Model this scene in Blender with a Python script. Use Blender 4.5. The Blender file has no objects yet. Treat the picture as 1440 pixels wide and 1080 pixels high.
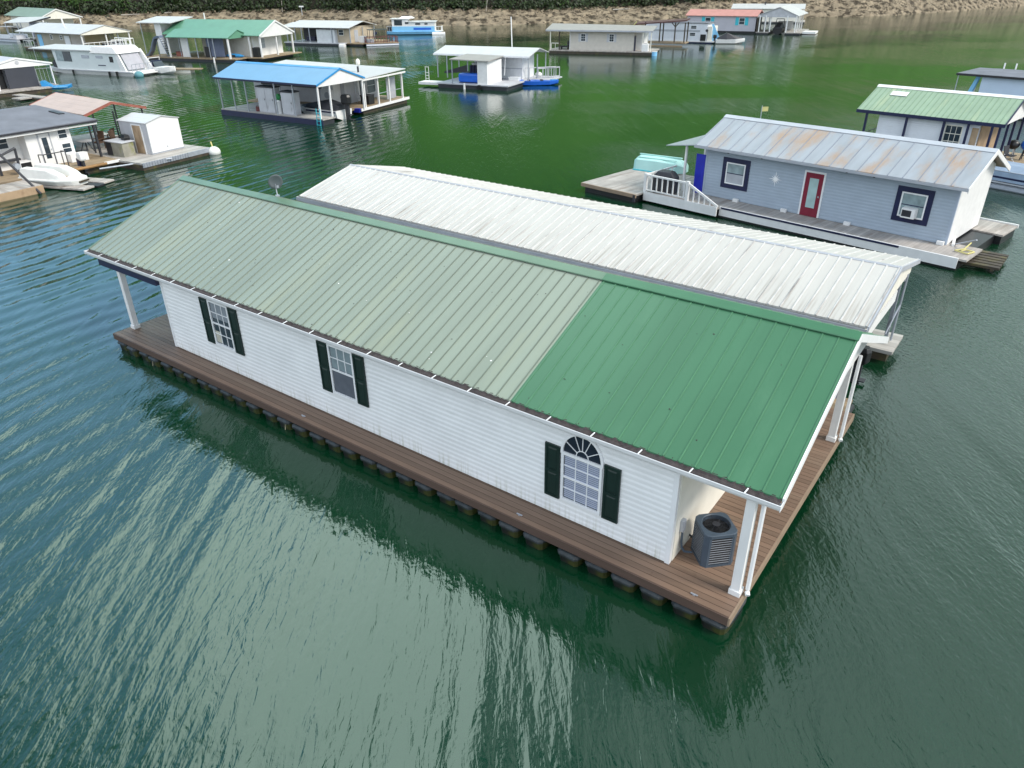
import bpy, math, random
from mathutils import Vector, Matrix, noise
random.seed(7)
sc = bpy.context.scene
R = math.radians

# ------------------------------------------------------------------ camera
cam = bpy.data.cameras.new("camera"); co = bpy.data.objects.new("camera", cam)
sc.collection.objects.link(co); sc.camera = co
cam.sensor_width = 36; cam.lens = 25.854; cam.clip_end = 3000
co.matrix_world = Matrix.Translation((0, 0, 10.642)) @ Matrix.Rotation(R(90 - 29.119), 4, 'X') @ Matrix.Rotation(R(-.572), 4, 'Z')

# ------------------------------------------------------------------ sky, sun, exposure
SUN_EL, SUN_AZ = 46, 116            # azimuth clockwise from +Y
w = bpy.data.worlds.new("World"); sc.world = w; w.use_nodes = True
nt = w.node_tree; nt.nodes.clear()
def N(t, ty, **kw):
    n = t.nodes.new(ty)
    for k, v in kw.items(): setattr(n, k, v)
    return n
out = N(nt, 'ShaderNodeOutputWorld'); bg = N(nt, 'ShaderNodeBackground'); bg.inputs[1].default_value = .10
sky = N(nt, 'ShaderNodeTexSky', sky_type='NISHITA', sun_disc=False, sun_elevation=R(SUN_EL), sun_rotation=R(SUN_AZ))
tc = N(nt, 'ShaderNodeTexCoord')
# clouds: noise over the sky directions, denser towards one big bright bank
mp = N(nt, 'ShaderNodeMapping'); mp.inputs['Scale'].default_value = (1, 1, 1.6)
nz = N(nt, 'ShaderNodeTexNoise'); nz.inputs['Scale'].default_value = 2.6; nz.inputs['Detail'].default_value = 7; nz.inputs['Roughness'].default_value = .55
nt.links.new(tc.outputs['Generated'], mp.inputs[0]); nt.links.new(mp.outputs[0], nz.inputs[0])
def lobe(d, lo, hi, amp):      # smooth bump over the sky around one direction
    q = N(nt, 'ShaderNodeVectorMath', operation='DOT_PRODUCT'); q.inputs[1].default_value = Vector(d).normalized(); nt.links.new(tc.outputs['Generated'], q.inputs[0])
    k = N(nt, 'ShaderNodeMapRange', interpolation_type='SMOOTHSTEP'); k.inputs[1].default_value = lo; k.inputs[2].default_value = hi; k.inputs[3].default_value = 0; k.inputs[4].default_value = amp
    nt.links.new(q.outputs['Value'], k.inputs[0]); return k.outputs[0]
def wm(op, a, b):
    x = N(nt, 'ShaderNodeMath', operation=op)
    for i, v in enumerate((a, b)):
        if isinstance(v, (int, float)): x.inputs[i].default_value = v
        else: nt.links.new(v, x.inputs[i])
    return x.outputs[0]
def step(a, lo, hi):
    k = N(nt, 'ShaderNodeMapRange', interpolation_type='SMOOTHSTEP'); k.inputs[1].default_value = lo; k.inputs[2].default_value = hi; nt.links.new(a, k.inputs[0]); return k.outputs[0]
def wmix(f, a, col):
    x = N(nt, 'ShaderNodeMix', data_type='RGBA'); nt.links.new(f, x.inputs[0]); nt.links.new(a, x.inputs[6]); x.inputs[7].default_value = (*col, 1); return x.outputs[2]
cover = wm('ADD', wm('ADD', nz.outputs[0], lobe((.60, .62, .52), .78, .96, .30)), lobe((-.62, .70, .35), .80, .97, -.25))
c0 = wmix(lobe((-.62, .72, .36), .82, .97, .7), sky.outputs[0], (5.6, 10.8, 16.5))
c1 = wmix(step(cover, .48, .74), c0, (8.6, 10.4, 10.6))
c1 = wmix(lobe((-.55, -.75, .40), .45, .9, .85), c1, (11.2, 12.2, 13.4))  # brighter sky added behind the camera to lift the walls facing it
core = wm('ADD', wm('MULTIPLY', nz.outputs[0], .62), lobe((-.22, .65, .725), .94, .99, .50))
c2 = wmix(step(core, .55, .84), c1, (25, 32, 30))
nt.links.new(c2, bg.inputs[0]); nt.links.new(bg.outputs[0], out.inputs[0])

sl = bpy.data.lights.new("sun", 'SUN'); sl.energy = 2.4; sl.angle = R(18); sl.color = (1, .94, .84)
so = bpy.data.objects.new("sun", sl); sc.collection.objects.link(so)
sd = Vector((math.sin(R(SUN_AZ)) * math.cos(R(SUN_EL)), math.cos(R(SUN_AZ)) * math.cos(R(SUN_EL)), math.sin(R(SUN_EL))))
so.rotation_euler = sd.to_track_quat('Z', 'Y').to_euler(); so.location = (60, -20, 80)
vs = sc.view_settings; vs.view_transform = 'Standard'; vs.look = 'None'; vs.gamma = 1; vs.use_curve_mapping = False; vs.exposure = 0.45
try: sc.cycles.max_bounces = 6
except Exception: pass

# ------------------------------------------------------------------ materials
def mat(name, col, rough=.6, var=.12, vsc=2.0, metal=0, bump=0, bsc=30, ribs=None, laps=None, stain=None, spec=.5, planks=None, stretch=(1, 1, 1), coat=0, edge=None):
    """col albedo; var/vsc soft mottling; ribs=(axis, spacing, height) raised lines; laps=(spacing, height) siding;
    stain=(colour, lo, hi, scale xyz) weathering; planks=(axis, width) board to board variation"""
    m = bpy.data.materials.new(name); m.use_nodes = True
    t = m.node_tree; b = t.nodes['Principled BSDF']; L = t.links.new
    b.inputs['Roughness'].default_value = rough; b.inputs['Metallic'].default_value = metal; b.inputs['Specular IOR Level'].default_value = spec
    b.inputs['Coat Weight'].default_value = coat
    tc = N(t, 'ShaderNodeTexCoord'); O = tc.outputs['Object']
    mp = N(t, 'ShaderNodeMapping'); mp.inputs['Scale'].default_value = stretch; L(O, mp.inputs[0])
    nz = N(t, 'ShaderNodeTexNoise'); nz.inputs['Scale'].default_value = vsc; nz.inputs['Detail'].default_value = 6; L(mp.outputs[0], nz.inputs[0])
    mr = N(t, 'ShaderNodeMapRange'); mr.inputs[1].default_value = .3; mr.inputs[2].default_value = .7; mr.inputs[3].default_value = 1 - var; mr.inputs[4].default_value = 1 + var
    L(nz.outputs[0], mr.inputs[0])
    val = mr.outputs[0]
    sep = N(t, 'ShaderNodeSeparateXYZ'); L(O, sep.inputs[0])
    height = None
    def fract(axis, sp):
        d = N(t, 'ShaderNodeMath', operation='DIVIDE'); L(sep.outputs[axis], d.inputs[0]); d.inputs[1].default_value = sp
        f = N(t, 'ShaderNodeMath', operation='FRACT'); L(d.outputs[0], f.inputs[0]); return d, f
    if planks:
        d, f = fract(planks[0], planks[1])
        fl = N(t, 'ShaderNodeMath', operation='FLOOR'); L(d.outputs[0], fl.inputs[0])
        wn = N(t, 'ShaderNodeTexWhiteNoise', noise_dimensions='1D'); L(fl.outputs[0], wn.inputs['W'])
        r2 = N(t, 'ShaderNodeMapRange'); r2.inputs[3].default_value = .82; r2.inputs[4].default_value = 1.15; L(wn.outputs[0], r2.inputs[0])
        mu = N(t, 'ShaderNodeMath', operation='MULTIPLY'); L(val, mu.inputs[0]); L(r2.outputs[0], mu.inputs[1])
        lt = N(t, 'ShaderNodeMath', operation='GREATER_THAN'); L(f.outputs[0], lt.inputs[0]); lt.inputs[1].default_value = .06
        r3 = N(t, 'ShaderNodeMapRange'); r3.inputs[3].default_value = .6; L(lt.outputs[0], r3.inputs[0])
        m3 = N(t, 'ShaderNodeMath', operation='MULTIPLY'); L(mu.outputs[0], m3.inputs[0]); L(r3.outputs[0], m3.inputs[1]); val = m3.outputs[0]
    mc = N(t, 'ShaderNodeVectorMath', operation='SCALE'); mc.inputs[0].default_value = col[:3]; L(val, mc.inputs['Scale'])
    colour = mc.outputs[0]
    if stain:
        c2, lo, hi, s3 = stain
        m2 = N(t, 'ShaderNodeMapping'); m2.inputs['Scale'].default_value = s3; L(O, m2.inputs[0])
        n2 = N(t, 'ShaderNodeTexNoise'); n2.inputs['Scale'].default_value = 1; n2.inputs['Detail'].default_value = 7; n2.inputs['Roughness'].default_value = .62; L(m2.outputs[0], n2.inputs[0])
        k = N(t, 'ShaderNodeMapRange', interpolation_type='SMOOTHSTEP'); k.inputs[1].default_value = lo; k.inputs[2].default_value = hi; L(n2.outputs[0], k.inputs[0])
        x = N(t, 'ShaderNodeMix', data_type='RGBA'); L(k.outputs[0], x.inputs[0]); L(colour, x.inputs[6]); x.inputs[7].default_value = (*c2, 1); colour = x.outputs[2]
    if edge:        # run-off grime: streaks down the slope that thicken towards the low edge
        ax, far, near, c3 = edge
        g = N(t, 'ShaderNodeMapRange', interpolation_type='SMOOTHSTEP'); L(sep.outputs[ax], g.inputs[0]); g.inputs[1].default_value = far; g.inputs[2].default_value = near
        m4 = N(t, 'ShaderNodeMapping'); m4.inputs['Scale'].default_value = (16, .4, .4); L(O, m4.inputs[0])
        n4 = N(t, 'ShaderNodeTexNoise'); n4.inputs['Scale'].default_value = 1; n4.inputs['Detail'].default_value = 5; L(m4.outputs[0], n4.inputs[0])
        k4 = N(t, 'ShaderNodeMapRange', interpolation_type='SMOOTHSTEP'); L(n4.outputs[0], k4.inputs[0]); k4.inputs[1].default_value = .46; k4.inputs[2].default_value = .76
        p4 = N(t, 'ShaderNodeMath', operation='MULTIPLY'); L(g.outputs[0], p4.inputs[0]); L(k4.outputs[0], p4.inputs[1])
        x4 = N(t, 'ShaderNodeMix', data_type='RGBA'); L(p4.outputs[0], x4.inputs[0]); L(colour, x4.inputs[6]); x4.inputs[7].default_value = (*c3, 1); colour = x4.outputs[2]
    L(colour, b.inputs['Base Color'])
    if ribs:
        d, f = fract(ribs[0], ribs[1]); c = N(t, 'ShaderNodeMath', operation='LESS_THAN'); c.inputs[1].default_value = .14; L(f.outputs[0], c.inputs[0]); height = (c.outputs[0], ribs[2])
    if laps:
        d, f = fract('Z', laps[0]); c = N(t, 'ShaderNodeMath', operation='SUBTRACT'); c.inputs[0].default_value = 1; L(f.outputs[0], c.inputs[1]); height = (c.outputs[0], laps[1])
    nrm = None
    if bump:
        n3 = N(t, 'ShaderNodeTexNoise'); n3.inputs['Scale'].default_value = bsc; n3.inputs['Detail'].default_value = 4; L(mp.outputs[0], n3.inputs[0])
        bp = N(t, 'ShaderNodeBump'); bp.inputs['Strength'].default_value = bump; bp.inputs['Distance'].default_value = .02; L(n3.outputs[0], bp.inputs['Height']); nrm = bp.outputs[0]
    if height:
        bp = N(t, 'ShaderNodeBump'); bp.inputs['Strength'].default_value = 1; bp.inputs['Distance'].default_value = height[1]; L(height[0], bp.inputs['Height'])
        if nrm: L(nrm, bp.inputs['Normal'])
        nrm = bp.outputs[0]
    if nrm: L(nrm, b.inputs['Normal'])
    return m

white = mat('white_paint', (.80, .80, .79), .5, .05, 3)
white_trim = mat('white_trim', (.82, .83, .84), .4, .04, 3)
white_siding = mat('white_vinyl_siding', (.80, .81, .81), .5, .05, 1.2, stain=((.62, .64, .62), .58, .85, (.8, .8, 2.5)), edge=('Z', 1.0, .5, (.56, .57, .50)))
cream = mat('cream_paint', (.82, .79, .70), .6, .06, 2)
cream_siding = mat('cream_siding', (.62, .58, .51), .6, .06, 2, laps=(.12, .02))
lap_white = mat('lap_white', (.72, .75, .80), .55, .05, 2, laps=(.12, .02))
panel_white = mat('panel_white', (.72, .74, .76), .5, .07, 2, ribs=('X', .45, .012))
grey_paint = mat('grey_paint', (.42, .44, .48), .6, .1, 2)
pale_grey = mat('pale_grey_panel', (.50, .51, .54), .6, .1, 1.5, stain=((.3, .3, .31), .58, .8, (1.5, 1.5, .6)))
black = mat('black_plastic', (.012, .013, .015), .4, .25, 4)
dark = mat('dark_metal', (.03, .032, .04), .5, .2, 3)
navy = mat('navy_paint', (.012, .016, .06), .45, .15, 3)
shutter_green = mat('dark_green_shutter', (.006, .022, .018), .4, .15, 5)
glass = mat('window_glass', (.035, .05, .065), .06, .3, 1.2, spec=.8)
glass_pale = mat('pale_window_glass', (.28, .36, .38), .12, .25, 3, spec=.8)
blind_mat = mat('window_blind', (.40, .44, .56), .4, .06, 4)
roof_faded = mat('faded_green_metal', (.245, .285, .228), .42, .10, .55, metal=.0, bump=.05, bsc=9, stretch=(2.2, .35, .35), stain=((.295, .32, .225), .50, .78, (1.1, .16, .16)))
roof_new = mat('new_green_metal', (.056, .168, .088), .36, .07, .5, stretch=(2.2, .35, .35), bump=.04, bsc=8, stain=((.08, .205, .115), .52, .85, (.9, .25, .25)))
rib_faded = mat('faded_rib', (.135, .165, .13), .5, .15, 2, stretch=(3, .5, .5))
rib_new = mat('new_rib', (.066, .19, .10), .4, .1, 2)
cap_faded = mat('faded_ridge', (.135, .225, .15), .4, .08, 1.5)
roof_white = mat('white_metal_roof', (.53, .51, .475), .5, .05, .8, stretch=(3, .4, .4), stain=((.42, .38, .33), .58, .84, (7, .26, .26)), edge=('Y', 1.9, -.1, (.30, .26, .22)))
rib_white = mat('white_rib', (.56, .55, .53), .5, .12, 3, stain=((.22, .20, .19), .55, .72, (6, .35, .35)), edge=('Y', 1.9, 0, (.20, .17, .15)))
roof_rust = mat('rusty_galvanised', (.34, .37, .405), .5, .10, 1.2, stretch=(2, .5, .5), stain=((.40, .28, .195), .45, .70, (1.0, .38, .38)))
roof_plain = mat('plain_white_roof', (.56, .565, .57), .45, .05, 1, ribs=('X', .6, .015), stain=((.55, .55, .55), .6, .85, (2, .3, .3)))
roof_grey = mat('grey_shingle', (.17, .18, .21), .85, .14, 1.0, bump=.5, bsc=25, stain=((.10, .10, .12), .55, .8, (.4, .7, .7)))
roof_tan = mat('tan_metal_roof', (.52, .39, .32), .5, .07, 1.2, ribs=('Y', .5, .02), stain=((.45, .33, .27), .62, .85, (.3, 3, 1)))
roof_jade = mat('jade_metal_roof', (.095, .26, .165), .42, .07, .8, ribs=('X', .45, .015))
roof_sage = mat('sage_metal_roof', (.27, .375, .26), .45, .08, 1, stain=((.42, .48, .28), .55, .8, (2, .2, .2)))
roof_blue = mat('blue_metal_roof', (.125, .29, .47), .4, .05, .8, ribs=('X', .5, .012))
roof_pink = mat('faded_red_roof', (.50, .23, .20), .55, .08, 1)
roof_brown = mat('brown_roof', (.10, .045, .045), .6, .15, 1)
roof_lav = mat('grey_lavender_roof', (.50, .49, .53), .5, .06, 1)
roof_taupe = mat('taupe_roof', (.33, .32, .30), .6, .06, 1)
rust_edge = mat('rust_red_trim', (.30, .10, .07), .6, .15, 3)
deck_brown = mat('composite_deck', (.135, .078, .058), .55, .10, 2.5, bump=.25, bsc=18, stretch=(.4, 4, 4), stain=((.17, .115, .085), .45, .75, (.12, 3, 3)))
deck_fascia = mat('deck_fascia', (.10, .064, .05), .55, .12, 2, stretch=(.5, 4, 4))
deck_end = mat('deck_end_trim', (.30, .22, .155), .6, .1, 3)
deck_grey = mat('weathered_deck', (.40, .37, .34), .8, .14, 1.5, planks=('X', .14), bump=.3, bsc=20, stain=((.24, .20, .17), .5, .75, (2, .4, 1)))
deck_tan = mat('tan_deck', (.33, .25, .16), .75, .12, 1.5, planks=('Y', .14), stain=((.2, .16, .1), .5, .75, (.5, 2, 1)))
deck_pale = mat('pale_deck', (.42, .40, .37), .75, .1, 1.2, planks=('Y', .3))
wood_dark = mat('dark_wet_wood', (.055, .042, .03), .6, .3, 3, stain=((.10, .085, .03), .5, .7, (2, 2, 2)))
wood_tan = mat('tan_plywood', (.42, .30, .19), .7, .15, 2, stain=((.26, .17, .10), .5, .75, (2, 2, 1)))
galv = mat('galvanised_steel', (.42, .45, .50), .4, .1, 4, metal=.4)
blue_siding = mat('light_blue_siding', (.37, .44, .52), .55, .05, 1.5)
royal = mat('royal_blue', (.02, .03, .42), .4, .1, 2)
bright_blue = mat('bright_blue_plastic', (.02, .14, .65), .35, .08, 2)
mid_blue = mat('mid_blue_plastic', (.03, .26, .58), .35, .1, 2)
sky_blue = mat('sky_blue_paint', (.24, .56, .85), .45, .06, 1)
mint = mat('mint_fibreglass', (.42, .70, .66), .35, .05, 2)
turq = mat('turquoise_paint', (.05, .50, .60), .5, .08, 2)
red_door = mat('red_door', (.22, .018, .04), .4, .1, 3)
red_rail = mat('red_brown_rail', (.16, .05, .05), .5, .15, 3)
tealcloth = mat('teal_canvas', (.12, .30, .34), .7, .1, 2)
ac_body = mat('slate_blue_metal', (.058, .082, .112), .42, .10, 4)
ac_slat = mat('pale_grille', (.22, .24, .27), .4, .1, 4)
debris_m = mat('gutter_debris', (.055, .045, .045), .95, .35, 12, bump=.8, bsc=40)
concrete_m = mat('stained_concrete', (.30, .29, .24), .85, .18, 2, stain=((.22, .23, .08), .5, .7, (1.5, 1.5, 1.2)))
yellow = mat('yellow_plastic', (.62, .56, .22), .5, .1, 3)
green_p = mat('green_plastic', (.02, .22, .06), .45, .15, 3)
foam_white = mat('white_foam', (.72, .73, .70), .6, .06, 4)
rope_m = mat('rope', (.35, .32, .22), .9, .2, 10)
slide_m = mat('grey_slide_plastic', (.16, .20, .28), .4, .1, 2)
float_m = mat('float_tub_plastic', (.013, .014, .013), .38, .3, 3, stain=((.05, .055, .012), .48, .68, (1.4, 1.4, 2.5)))
float_rim = mat('float_rim_plastic', (.035, .042, .045), .5, .35, 5)
bark = mat('bark', (.10, .08, .06), .9, .25, 3)
snag_m = mat('dead_wood', (.40, .37, .32), .85, .15, 3)

def leaf_mat(name, c1, c2):
    m = bpy.data.materials.new(name); m.use_nodes = True; t = m.node_tree; b = t.nodes['Principled BSDF']; L = t.links.new
    g = N(t, 'ShaderNodeNewGeometry'); rp = N(t, 'ShaderNodeMix', data_type='RGBA'); L(g.outputs['Random Per Island'], rp.inputs[0])
    rp.inputs[6].default_value = (*c1, 1); rp.inputs[7].default_value = (*c2, 1); L(rp.outputs[2], b.inputs['Base Color'])
    b.inputs['Roughness'].default_value = .6; return m
leaf_shaded = leaf_mat('shaded_leaves', (.004, .009, .002), (.024, .052, .008))  # understorey shade is put into this leaf colour
leaf_sunlit = leaf_mat('sunlit_leaves', (.065, .19, .015), (.12, .30, .03))  # sunlit brightness put into the leaf colour, for the water to mirror
leaf_bright = leaf_mat('bright_leaves', (.02, .055, .006), (.05, .115, .014))

# ------------------------------------------------------------------ geometry helpers (each returns (verts, faces))
def B(x0, y0, z0, x1, y1, z1):
    v = [(x, y, z) for z in (z0, z1) for y in (y0, y1) for x in (x0, x1)]
    return v, [(0, 2, 3, 1), (4, 5, 7, 6), (0, 1, 5, 4), (2, 6, 7, 3), (0, 4, 6, 2), (1, 3, 7, 5)]
def T(p0, p1, r, r2=None, n=8):
    p0, p1 = Vector(p0), Vector(p1); r2 = r if r2 is None else r2
    d = (p1 - p0).normalized(); a = d.orthogonal().normalized(); b = d.cross(a)
    v = []
    for p, q in ((p0, r), (p1, r2)):
        for i in range(n):
            t = 2 * math.pi * i / n; v.append(tuple(p + a * q * math.cos(t) + b * q * math.sin(t)))
    f = [(i, (i + 1) % n, n + (i + 1) % n, n + i) for i in range(n)] + [tuple(range(n))[::-1], tuple(range(n, 2 * n))]
    return v, f
def PATH(pts, r, n=6):
    V, F = [], []
    for a, b in zip(pts, pts[1:]):
        v, f = T(a, b, r, n=n); F += [tuple(i + len(V) for i in q) for q in f]; V += v
    return V, F
def PR(poly, axis, a0, a1):
    n = len(poly)
    def mk(p, a):
        return {'x': (a, p[0], p[1]), 'y': (p[0], a, p[1]), 'z': (p[0], p[1], a)}[axis]
    v = [mk(p, a0) for p in poly] + [mk(p, a1) for p in poly]
    return v, [(i, (i + 1) % n, n + (i + 1) % n, n + i) for i in range(n)] + [tuple(range(n))[::-1], tuple(range(n, 2 * n))]
def SHEET(line, axis, a0, a1, t):
    """a folded sheet of thickness t following a polyline, extruded along an axis"""
    return PR(list(line) + [(p[0], p[1] - t) for p in reversed(line)], axis, a0, a1)
def HX(pts):   # 8-corner solid, bottom four then top four (same winding)
    return list(pts), [(3, 2, 1, 0), (4, 5, 6, 7), (0, 1, 5, 4), (1, 2, 6, 5), (2, 3, 7, 6), (3, 0, 4, 7)]
def RIBS(xs, y0, z0, y1, z1, wd, h):
    """raised ribs running up a slope"""
    V, F = [], []
    for x in xs:
        n = len(V)
        for (y, z) in ((y0, z0), (y1, z1)):
            V += [(x - wd, y, z - .004), (x - wd * .5, y, z + h), (x + wd * .5, y, z + h), (x + wd, y, z - .004)]
        F += [(n, n + 1, n + 5, n + 4), (n + 1, n + 2, n + 6, n + 5), (n + 2, n + 3, n + 7, n + 6), (n, n + 3, n + 2, n + 1), (n + 4, n + 5, n + 6, n + 7)]
    return V, F
def LAPS(x0, x1, y, z0, z1, step, d):
    """clapboards on a wall facing -y: each course leans out at its bottom edge"""
    V, F = [], []
    n = max(1, round((z1 - z0) / step)); s = (z1 - z0) / n
    for i in range(n):
        a, b = z0 + i * s, z0 + (i + 1) * s - .001; k = len(V)
        m = a + (b - a) * .55
        V += [(x0, y - d, a), (x1, y - d, a), (x1, y - d, m), (x0, y - d, m), (x1, y - .001, b), (x0, y - .001, b), (x0, y, a), (x1, y, a), (x1, y, b), (x0, y, b)]
        F += [(k, k + 1, k + 2, k + 3), (k + 3, k + 2, k + 4, k + 5), (k, k + 6, k + 7, k + 1), (k, k + 3, k + 5, k + 9, k + 6), (k + 1, k + 7, k + 8, k + 4, k + 2), (k + 5, k + 4, k + 8, k + 9)]
    return V, F
def ELL(c, rx, ry, rz, n=12, m=8, jit=0, top=None):
    V, F = [], []
    for j in range(m + 1):
        ph = -math.pi / 2 + math.pi * j / m
        for i in range(n):
            t = 2 * math.pi * i / n
            q = 1 + (random.uniform(-jit, jit) if jit else 0)
            V.append((c[0] + rx * q * math.cos(ph) * math.cos(t), c[1] + ry * q * math.cos(ph) * math.sin(t), c[2] + rz * q * math.sin(ph)))
    for j in range(m):
        for i in range(n):
            F.append((j * n + i, j * n + (i + 1) % n, (j + 1) * n + (i + 1) % n, (j + 1) * n + i))
    return V, F
def LOFT(secs, close=True):
    """secs: equal-length point rings"""
    V, F = [], []; n = len(secs[0])
    for s in secs: V += s
    for j in range(len(secs) - 1):
        for i in range(n):
            F.append((j * n + i, j * n + (i + 1) % n, (j + 1) * n + (i + 1) % n, (j + 1) * n + i))
    if close: F += [tuple(range(n))[::-1], tuple(range((len(secs) - 1) * n, len(secs) * n))]
    return V, F
def HULL(rows):
    """boat hull, rows of (x, half_beam, z_keel, z_chine, z_gunwale)"""
    return LOFT([[(x, -b, g), (x, -b * .88, c), (x, 0, k), (x, b * .88, c), (x, b, g), (x, b * .8, g + .015), (x, -b * .8, g + .015)] for x, b, k, c, g in rows])
def RAIL(pts, z0, h, sp, r=.02, mid=True):
    """railing as one welded piece along a polyline"""
    G = []
    for (a, b) in zip(pts, pts[1:]):
        a, b = Vector(a), Vector(b); L_ = (b - a).length; n = max(1, round(L_ / sp))
        G.append(B2(a, b, z0 + h, r * 1.5)); G.append(B2(a, b, z0 + .1, r))
        for i in range(n + 1):
            p = a.lerp(b, i / n); G.append(T((p.x, p.y, z0), (p.x, p.y, z0 + h), r, n=4))
    return J(*G)
def B2(a, b, z, r): return T((a[0], a[1], z), (b[0], b[1], z), r, n=4)
def J(*gs):
    V, F = [], []
    for v, f in gs:
        k = len(V); V += list(v); F += [tuple(i + k for i in q) for q in f]
    return V, F
def MV(g, dx=0, dy=0, dz=0, rz=0, ry=0, rx=0, s=1):
    M = Matrix.Translation((dx, dy, dz)) @ Matrix.Rotation(R(rz), 4, 'Z') @ Matrix.Rotation(R(ry), 4, 'Y') @ Matrix.Rotation(R(rx), 4, 'X') @ Matrix.Scale(s, 4)
    return [tuple(M @ Vector(p)) for p in g[0]], g[1]

# ------------------------------------------------------------------ object helpers
def mesh(name, m, *gs, smooth=False):
    V, F = J(*gs); me = bpy.data.meshes.new(name); me.from_pydata(V, [], F); me.update()
    import bmesh
    bm = bmesh.new(); bm.from_mesh(me); bmesh.ops.recalc_face_normals(bm, faces=bm.faces); bm.to_mesh(me); bm.free()
    if smooth:
        for p in me.polygons: p.use_smooth = True
    me.materials.append(m); return me
def P(parent, name, m, *gs, smooth=False, label=None, bevel=0):
    o = bpy.data.objects.new(name, mesh(name, m, *gs, smooth=smooth)); sc.collection.objects.link(o)
    if parent is not None: o.parent = parent
    if label: o['label'] = label
    if bevel:
        b = o.modifiers.new('bevel', 'BEVEL'); b.width = bevel; b.segments = 2; b.limit_method = 'ANGLE'
    return o
def thing(name, label, cat, loc, yaw=0, group=None):
    o = bpy.data.objects.new(name, None); sc.collection.objects.link(o); o.empty_display_size = .3
    o.location = loc if len(loc) == 3 else (*loc, 0); o.rotation_euler = (0, 0, R(yaw)); o['label'] = label; o['category'] = cat
    if group: o['group'] = group
    return o
def tag(o, label=None, cat=None, group=None, kind=None):
    if label: o['label'] = label
    if cat: o['category'] = cat
    if group: o['group'] = group
    if kind: o['kind'] = kind
    return o
def sub(root, x, y, z=0):           # a point of one house's frame in world space
    a = root.rotation_euler[2]; l = root.location
    return (l[0] + x * math.cos(a) - y * math.sin(a), l[1] + x * math.sin(a) + y * math.cos(a), l[2] + z)
def yawof(root, d=0): return math.degrees(root.rotation_euler[2]) + d
def posts(parent, m, xy, z0, z1, r=.05, sq=True, name='post'):
    for x, y in xy:
        P(parent, name, m, B(x - r, y - r, z0, x + r, y + r, z1) if sq else T((x, y, z0), (x, y, z1), r))
def FW(y):      # frame of a wall facing -y: (u, v, out) -> xyz
    return lambda u, v, d: (u, y - d, v)
def EW(x):      # a wall facing +x
    return lambda u, v, d: (x + d, u, v)
def LW(x):      # a wall facing -x
    return lambda u, v, d: (x - d, u, v)
def WB(fn, u0, v0, u1, v1, d0, d1):
    return HX([fn(u0, v0, d0), fn(u1, v0, d0), fn(u1, v1, d0), fn(u0, v1, d0), fn(u0, v0, d1), fn(u1, v0, d1), fn(u1, v1, d1), fn(u0, v1, d1)])
def window(parent, fn, u, v, wd, h, t=.06, cols=1, rows=2, m=None, g=None, name='window', d=.03):
    pane = P(parent, name, g or glass, WB(fn, u, v, u + wd, v + h, -.02, d * .4))
    G = [WB(fn, u - t, v - t, u + wd + t, v, -.02, d), WB(fn, u - t, v + h, u + wd + t, v + h + t, -.02, d), WB(fn, u - t, v, u, v + h, -.02, d), WB(fn, u + wd, v, u + wd + t, v + h, -.02, d)]
    for i in range(1, cols): G.append(WB(fn, u + wd * i / cols - .012, v, u + wd * i / cols + .012, v + h, d * .4, d * .7))
    for j in range(1, rows): G.append(WB(fn, u, v + h * j / rows - .018, u + wd, v + h * j / rows + .018, d * .4, d * .85))
    P(pane, 'window_frame', m or white_trim, *G)
    return pane
def door(parent, fn, u, v, wd, h, m, lite=True, trim=None):
    d = P(parent, 'door', m, WB(fn, u, v, u + wd, v + h, -.02, .03))
    if lite: P(d, 'door_glass', lite if lite is not True else glass, WB(fn, u + wd * .25, v + h * .2, u + wd * .75, v + h * .88, .03, .04))
    P(d, 'handle', galv, WB(fn, u + wd * .85, v + h * .46, u + wd * .92, v + h * .5, .03, .07))
    if trim: P(d, 'door_trim', trim, WB(fn, u - .08, v, u, v + h + .08, -.02, .045), WB(fn, u + wd, v, u + wd + .08, v + h + .08, -.02, .045), WB(fn, u, v + h, u + wd, v + h + .08, -.02, .045))
    return d
def gable_wall(x0, x1, y0, y1, z0, z1, zr, yr=None):
    """four walls with gable peaks over the two short ends (ridge along x)"""
    yr = (y0 + y1) / 2 if yr is None else yr
    return PR([(y0, z0), (y1, z0), (y1, z1), (yr, zr), (y0, z1)], 'x', x0, x1)

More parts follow.
